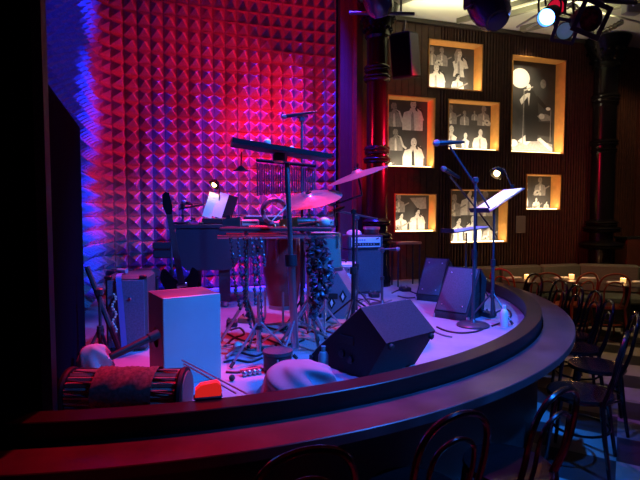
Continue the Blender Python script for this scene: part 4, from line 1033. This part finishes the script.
a_, b_ = fl(226, 357, .715), fl(240, 348, .715)
o = thing('maraca', 'pink handled maraca lying on the stage floor left of the low tripod', 'maraca', a_, math.atan2((b_-a_).y, (b_-a_).x)); MB().tube([(0, 0, 0), (.16, 0, .01)], [.010, .008], 8).build('handle', mat('pink_handle', (.8, .35, .35), .5), o); MB().ball((.19, 0, .02), .034, 12, sc=(1.2, 1, 1)).build('gourd', sh_m, o)
q = fl(326, 352); o = MB().lathe([(.03, 0), (.03, .10), (.022, .12), (.012, .125), (.012, .15), (.016, .155)], 16).build('flask', mat('green_glass', (.15, .3, .28), .3), loc=(.02, 2.93, H_ST)); tag(o, 'dull green bottle standing left of the largest wedge', 'bottle')
for lab, pts, mi in (('black cable curving across the floor in front of the low tripod', [(226, 333), (245, 341), (262, 338), (285, 345), (304, 340)], 0), ('grey cable snaking from the box drum to the centre pole', [(224, 346), (238, 344), (250, 350), (270, 346), (292, 353)], 1),
                     ('black cable looping behind the centre pole', [(262, 325), (280, 330), (300, 327), (318, 333), (330, 326)], 0), ('black cable running from the rear wedge to the bass cabinet', [(352, 314), (362, 309), (356, 302), (368, 299), (383, 302)], 0),
                     ('thin grey cable beside the bass cabinet', [(340, 300), (352, 305), (364, 301), (372, 305), (392, 300)], 1), ('coiled black cable below the right front wedge', [(437, 327), (447, 331), (462, 333), (478, 331), (486, 326), (478, 322), (468, 327)], 0),
                     ('black cable looping on the floor at the right rim', [(492, 326), (502, 322), (511, 316), (508, 310), (499, 311), (492, 316)], 0), ('red cable crossing the floor left of the rear wedge', [(305, 318), (315, 322), (324, 330), (336, 334)], 2),
                     ('grey cable trailing to the largest wedge', [(392, 306), (402, 310), (410, 317), (422, 325), (440, 334), (452, 337)], 1), ('thin black cable near the small ball', [(226, 372), (240, 372), (255, 367), (268, 372)], 0), ('grey cable tangled before the bass cabinet', [(345, 296), (356, 292), (366, 296), (360, 303), (348, 306), (352, 298), (370, 301)], 1), ('black cable winding left of the low tripod', [(226, 345), (234, 338), (244, 334), (240, 328), (230, 330)], 0), ('thin black cable from the tripod to the grey cloth bundle', [(240, 352), (256, 356), (268, 350), (276, 345)], 0), ('black cable crossing in front of the maraca', [(224, 362), (236, 360), (250, 362), (262, 358)], 0), ('grey cable between the rear wedge and the cymbal stand', [(330, 328), (342, 324), (352, 326), (362, 320), (374, 322)], 1),
                     ('black cable heap under the side table', [(392, 293), (402, 289), (412, 292), (420, 296), (408, 298), (398, 296)], 0)):
    cable(lab, pts, .706, mi)

# ================================================================== overhead
pipe_m = mat('pipe_steel', (.10, .10, .10), .4, .7)
hs = thing('hanging_speaker', 'black loudspeaker hanging tilted from the ceiling beside the left iron column', 'speaker', at(405, 56, 6.15))
HM = Matrix.Rotation(-.55, 3, 'Z') @ Matrix.Rotation(.22, 3, 'X')
MB().box((0, 0, 0), (.25, .30, .52), M=HM, bev=.012).build('cabinet', mat('speaker_grey', (.008, .008, .008), .7, spec=.1), hs)
MB().box(HM @ Vector((.128, 0, 0)), (.008, .28, .48), M=HM).build('side_panel', mat('speaker_side', (.25, .24, .24), .5), hs)
MB().box(HM @ Vector((0, -.155, 0)), (.22, .012, .46), M=HM, bev=.004).build('grille', mat('speaker_black', (.004, .004, .004), .9, spec=0), hs)
MB().tube([HM @ Vector((0, 0, .26)), (0, .0, .42)], .012, 8).build('bracket', chrome, hs)
tp = thing('lighting_pipe', 'short dark steel pipe under the ceiling holding the tilted loudspeaker', 'pipe', at(401, 13, 6.15))
MB().tube([(-.62, 0, 0), (.16, 0, -.01)], .022, 10).build('tube', pipe_m, tp); MB().tube([(.0, 0, .02), (0, 0, .42)], .012, 8).build('hanger', pipe_m, tp)
def moving_head(label, c, tilt, yaw, s=1):
    o = thing('moving_head_light', label, 'stage light', c, yaw, 'moving head lights'); R = Matrix.Rotation(tilt, 3, 'X')
    MB().lathe([(.02*s, -.24*s), (.10*s, -.235*s), (.145*s, -.17*s), (.165*s, -.05*s), (.16*s, .06*s), (.13*s, .15*s), (.06*s, .19*s), (.01*s, .195*s)], 28, R).build('head', mat('fixture_shell', (.03, .03, .045), .25, coat=.6), o)
    MB().lathe([(.085*s, 0), (.08*s, .012*s), (.03*s, .02*s)], 24, R @ Matrix.Rotation(PI, 3, 'X'), R @ Vector((0, 0, -.236*s))).build('lens', mat('dark_lens', (.05, .06, .12), .08), o)
    for sx in (-1, 1): MB().box((sx*.19*s, 0, .13*s), (.035*s, .12*s, .38*s), bev=.012*s).build('yoke_arm', blackp, o)
    MB().box((0, 0, .335*s), (.42*s, .14*s, .05*s), bev=.012*s).build('yoke_bridge', blackp, o)
    MB().box((0, 0, .43*s), (.34*s, .22*s, .13*s), bev=.02*s).build('base', blackp, o)
    M = MB().tube([(0, 0, .49*s), (0, 0, .62*s)], .02*s, 8); M.build('clamp', pipe_m, o)
    return o
moving_head('dark moving head light at the top left of the photo wall', at(377, -8, 5.0), .5, -.5, .92)
mh = moving_head('dark moving head light at the top middle with a blue glint', at(487, 4, 4.6), -.62, .35, 1.05)
MB().ball((-.10, -.13, -.12), .014, 8).build('indicator', mat('blue_indicator', (.3, .4, 1), .3, emit=(.2, .3, 1), es=20), mh)
def par(label, c, aim, r, L, lensm, square=False, col=None):
    c = Vector(c); o = thing('par_light', label, 'stage light', c, 0, 'stage lights in the right cluster'); d = Vector(aim).normalized(); A_ = axis(d) @ Matrix.Rotation(-.3, 3, 'Z'); shell = col or blackp
    MB().lathe([(r*.35, -L), (r*.8, -L*.8), (r, -L*.3), (r, .03), (r*.93, .03), (r*.9, -.02)], 24, A_).build('can', shell, o)
    ln = MB().lathe([(r*.9, -.018), (r*.75, -.005), (r*.3, .004), (r*.01, .006)], 24, A_).build('lens', lensm, o)
    if square:
        sq_ = r*1.35; fr = MB()
        for (x, y, a_, b_) in ((0, sq_*.86, sq_*2, sq_*.28), (0, -sq_*.86, sq_*2, sq_*.28), (sq_*.86, 0, sq_*.28, sq_*1.44), (-sq_*.86, 0, sq_*.28, sq_*1.44)): fr.box(A_ @ Vector((x, y, .04)), (a_, b_, .012), M=A_)
        fr.build('gel_frame', shell, o)
    side = A_ @ Vector((1, 0, 0))
    MB().tube(smooth([side*r*1.1-d*L*.3, side*r*1.15-d*L*.3+Vector((0, 0, r*1.6)), Vector((0, 0, r*2))-d*L*.3, -side*r*1.15-d*L*.3+Vector((0, 0, r*1.6)), -side*r*1.1-d*L*.3], 4), .010, 6).build('yoke', pipe_m, o)
    MB().tube([Vector((0, 0, r*2))-d*L*.3, Vector((0, 0, r*2+.14))-d*L*.3], .014, 6).build('clamp', pipe_m, o)
    return o
lb_ = mat('blue_lens', (.5, .7, 1), .3, emit=(.08, .28, 1), es=22)
par('blue glowing stage light, brightest of the right cluster', at(547, 17, 4.8), (-.62, -.62, -.5), .085, .22, lb_)
par('round red stage light directly above the blue glowing one', at(556, 8, 5.05), (-.3, -.8, -.35), .085, .22, mat('red_lens', (.8, .02, .05), .3, emit=(1, .01, .05), es=.5))
par('square framed stage light with a pale faintly glowing lens below the red one', at(565, 31, 4.9), (-.35, -.9, -.35), .082, .2, mat('pale_lens', (.45, .6, .8), .25, emit=(.3, .5, .8), es=.12), True, mat('fixture_brown', (.06, .045, .05), .5))  # faint glow added to a lens that is switched off
par('larger square framed stage light with a dark red lens at the right', at(589, 19, 4.7), (.1, -.95, -.3), .112, .22, mat('dark_red_lens', (.25, .01, .02), .15, noise=.9, nscale=30), True, mat('fixture_plum_lit', (.07, .03, .045), .5))  # plum light on the plates is put into the shell colour
tr_ = thing('lighting_truss', 'dark horizontal steel pipe above the right cluster of stage lights', 'pipe', at(560, -8, 5.0))
MB().tube([(-.75, 0, 0), (.9, .25, 0)], .024, 10).build('tube', pipe_m, tr_)
for x in (-.5, .6): MB().tube([(x, .12*(x > 0), .0), (x, .12*(x > 0), .12)], .012, 6).build('hanger', pipe_m, tr_)
for k, (pa, pb_, Y, lab) in enumerate((((517, 27), (575, -8), 6.3, 'first thin conduit slanting under the ceiling before the large photograph'), ((527, 29), (590, -8), 6.35, 'second thin conduit slanting under the ceiling, right beside the first'), ((600, 12), (645, 24), 6.5, 'thin conduit running right under the ceiling near the right column'))):
    a_, b_ = at(*pa, Y), at(*pb_, Y-1.0 if k < 2 else Y); a_.z = min(a_.z, 4.25); b_.z = min(b_.z, 4.26)
    o = MB().tube([(0, 0, 0), b_-a_], .014, 8).build('conduit', mat('conduit', (.35, .33, .26), .5), loc=a_); tag(o, lab, 'pipe', 'ceiling conduits')
jb = at(631, 9, 6.2); o = thing('junction_box', 'small grey box fixed under the ceiling at the top right corner', 'box', jb, .2)
MB().box((0, 0, 0), (.2, .1, .13), bev=.01).build('case', mat('box_grey', (.22, .21, .19), .6), o); MB().lathe([(.012, 0), (.01, .01)], 10, axis((0, -1, 0)), (-.02, -.05, .02)).build('indicator', white_p, o); MB().tube([(0, 0, .06), (0, 0, .2)], .012, 6).build('stem', pipe_m, o)
# chain-like decorative coil behind the cluster
ch = thing('hanging_chain', 'bunched dark metal chain draped from the stage lights to the right column capital', 'chain', at(560, 12, 6.0))
pts = smooth(rel(ch, [at(556, 12, 6.0), at(575, 6, 6.1), at(590, 33, 6.3), at(606, 30, 6.6), at(622, 22, 6.8)]), 9)
M = MB()
for k in range(len(pts)-1):
    c = (pts[k]+pts[k+1])/2; d = (pts[k+1]-pts[k]).normalized(); A_ = axis(d); R_ = A_ @ Matrix.Rotation(PI/2*(k % 2), 3, 'Z')
    M.tube([c+R_ @ Vector((.03*math.cos(2*PI*j/8), 0, .045*math.sin(2*PI*j/8))) for j in range(8)], .011, 5, closed=True)
ob = M.build('links', mat('chain_steel', (.3, .28, .25), .3, .9), ch); ob['kind'] = 'stuff'
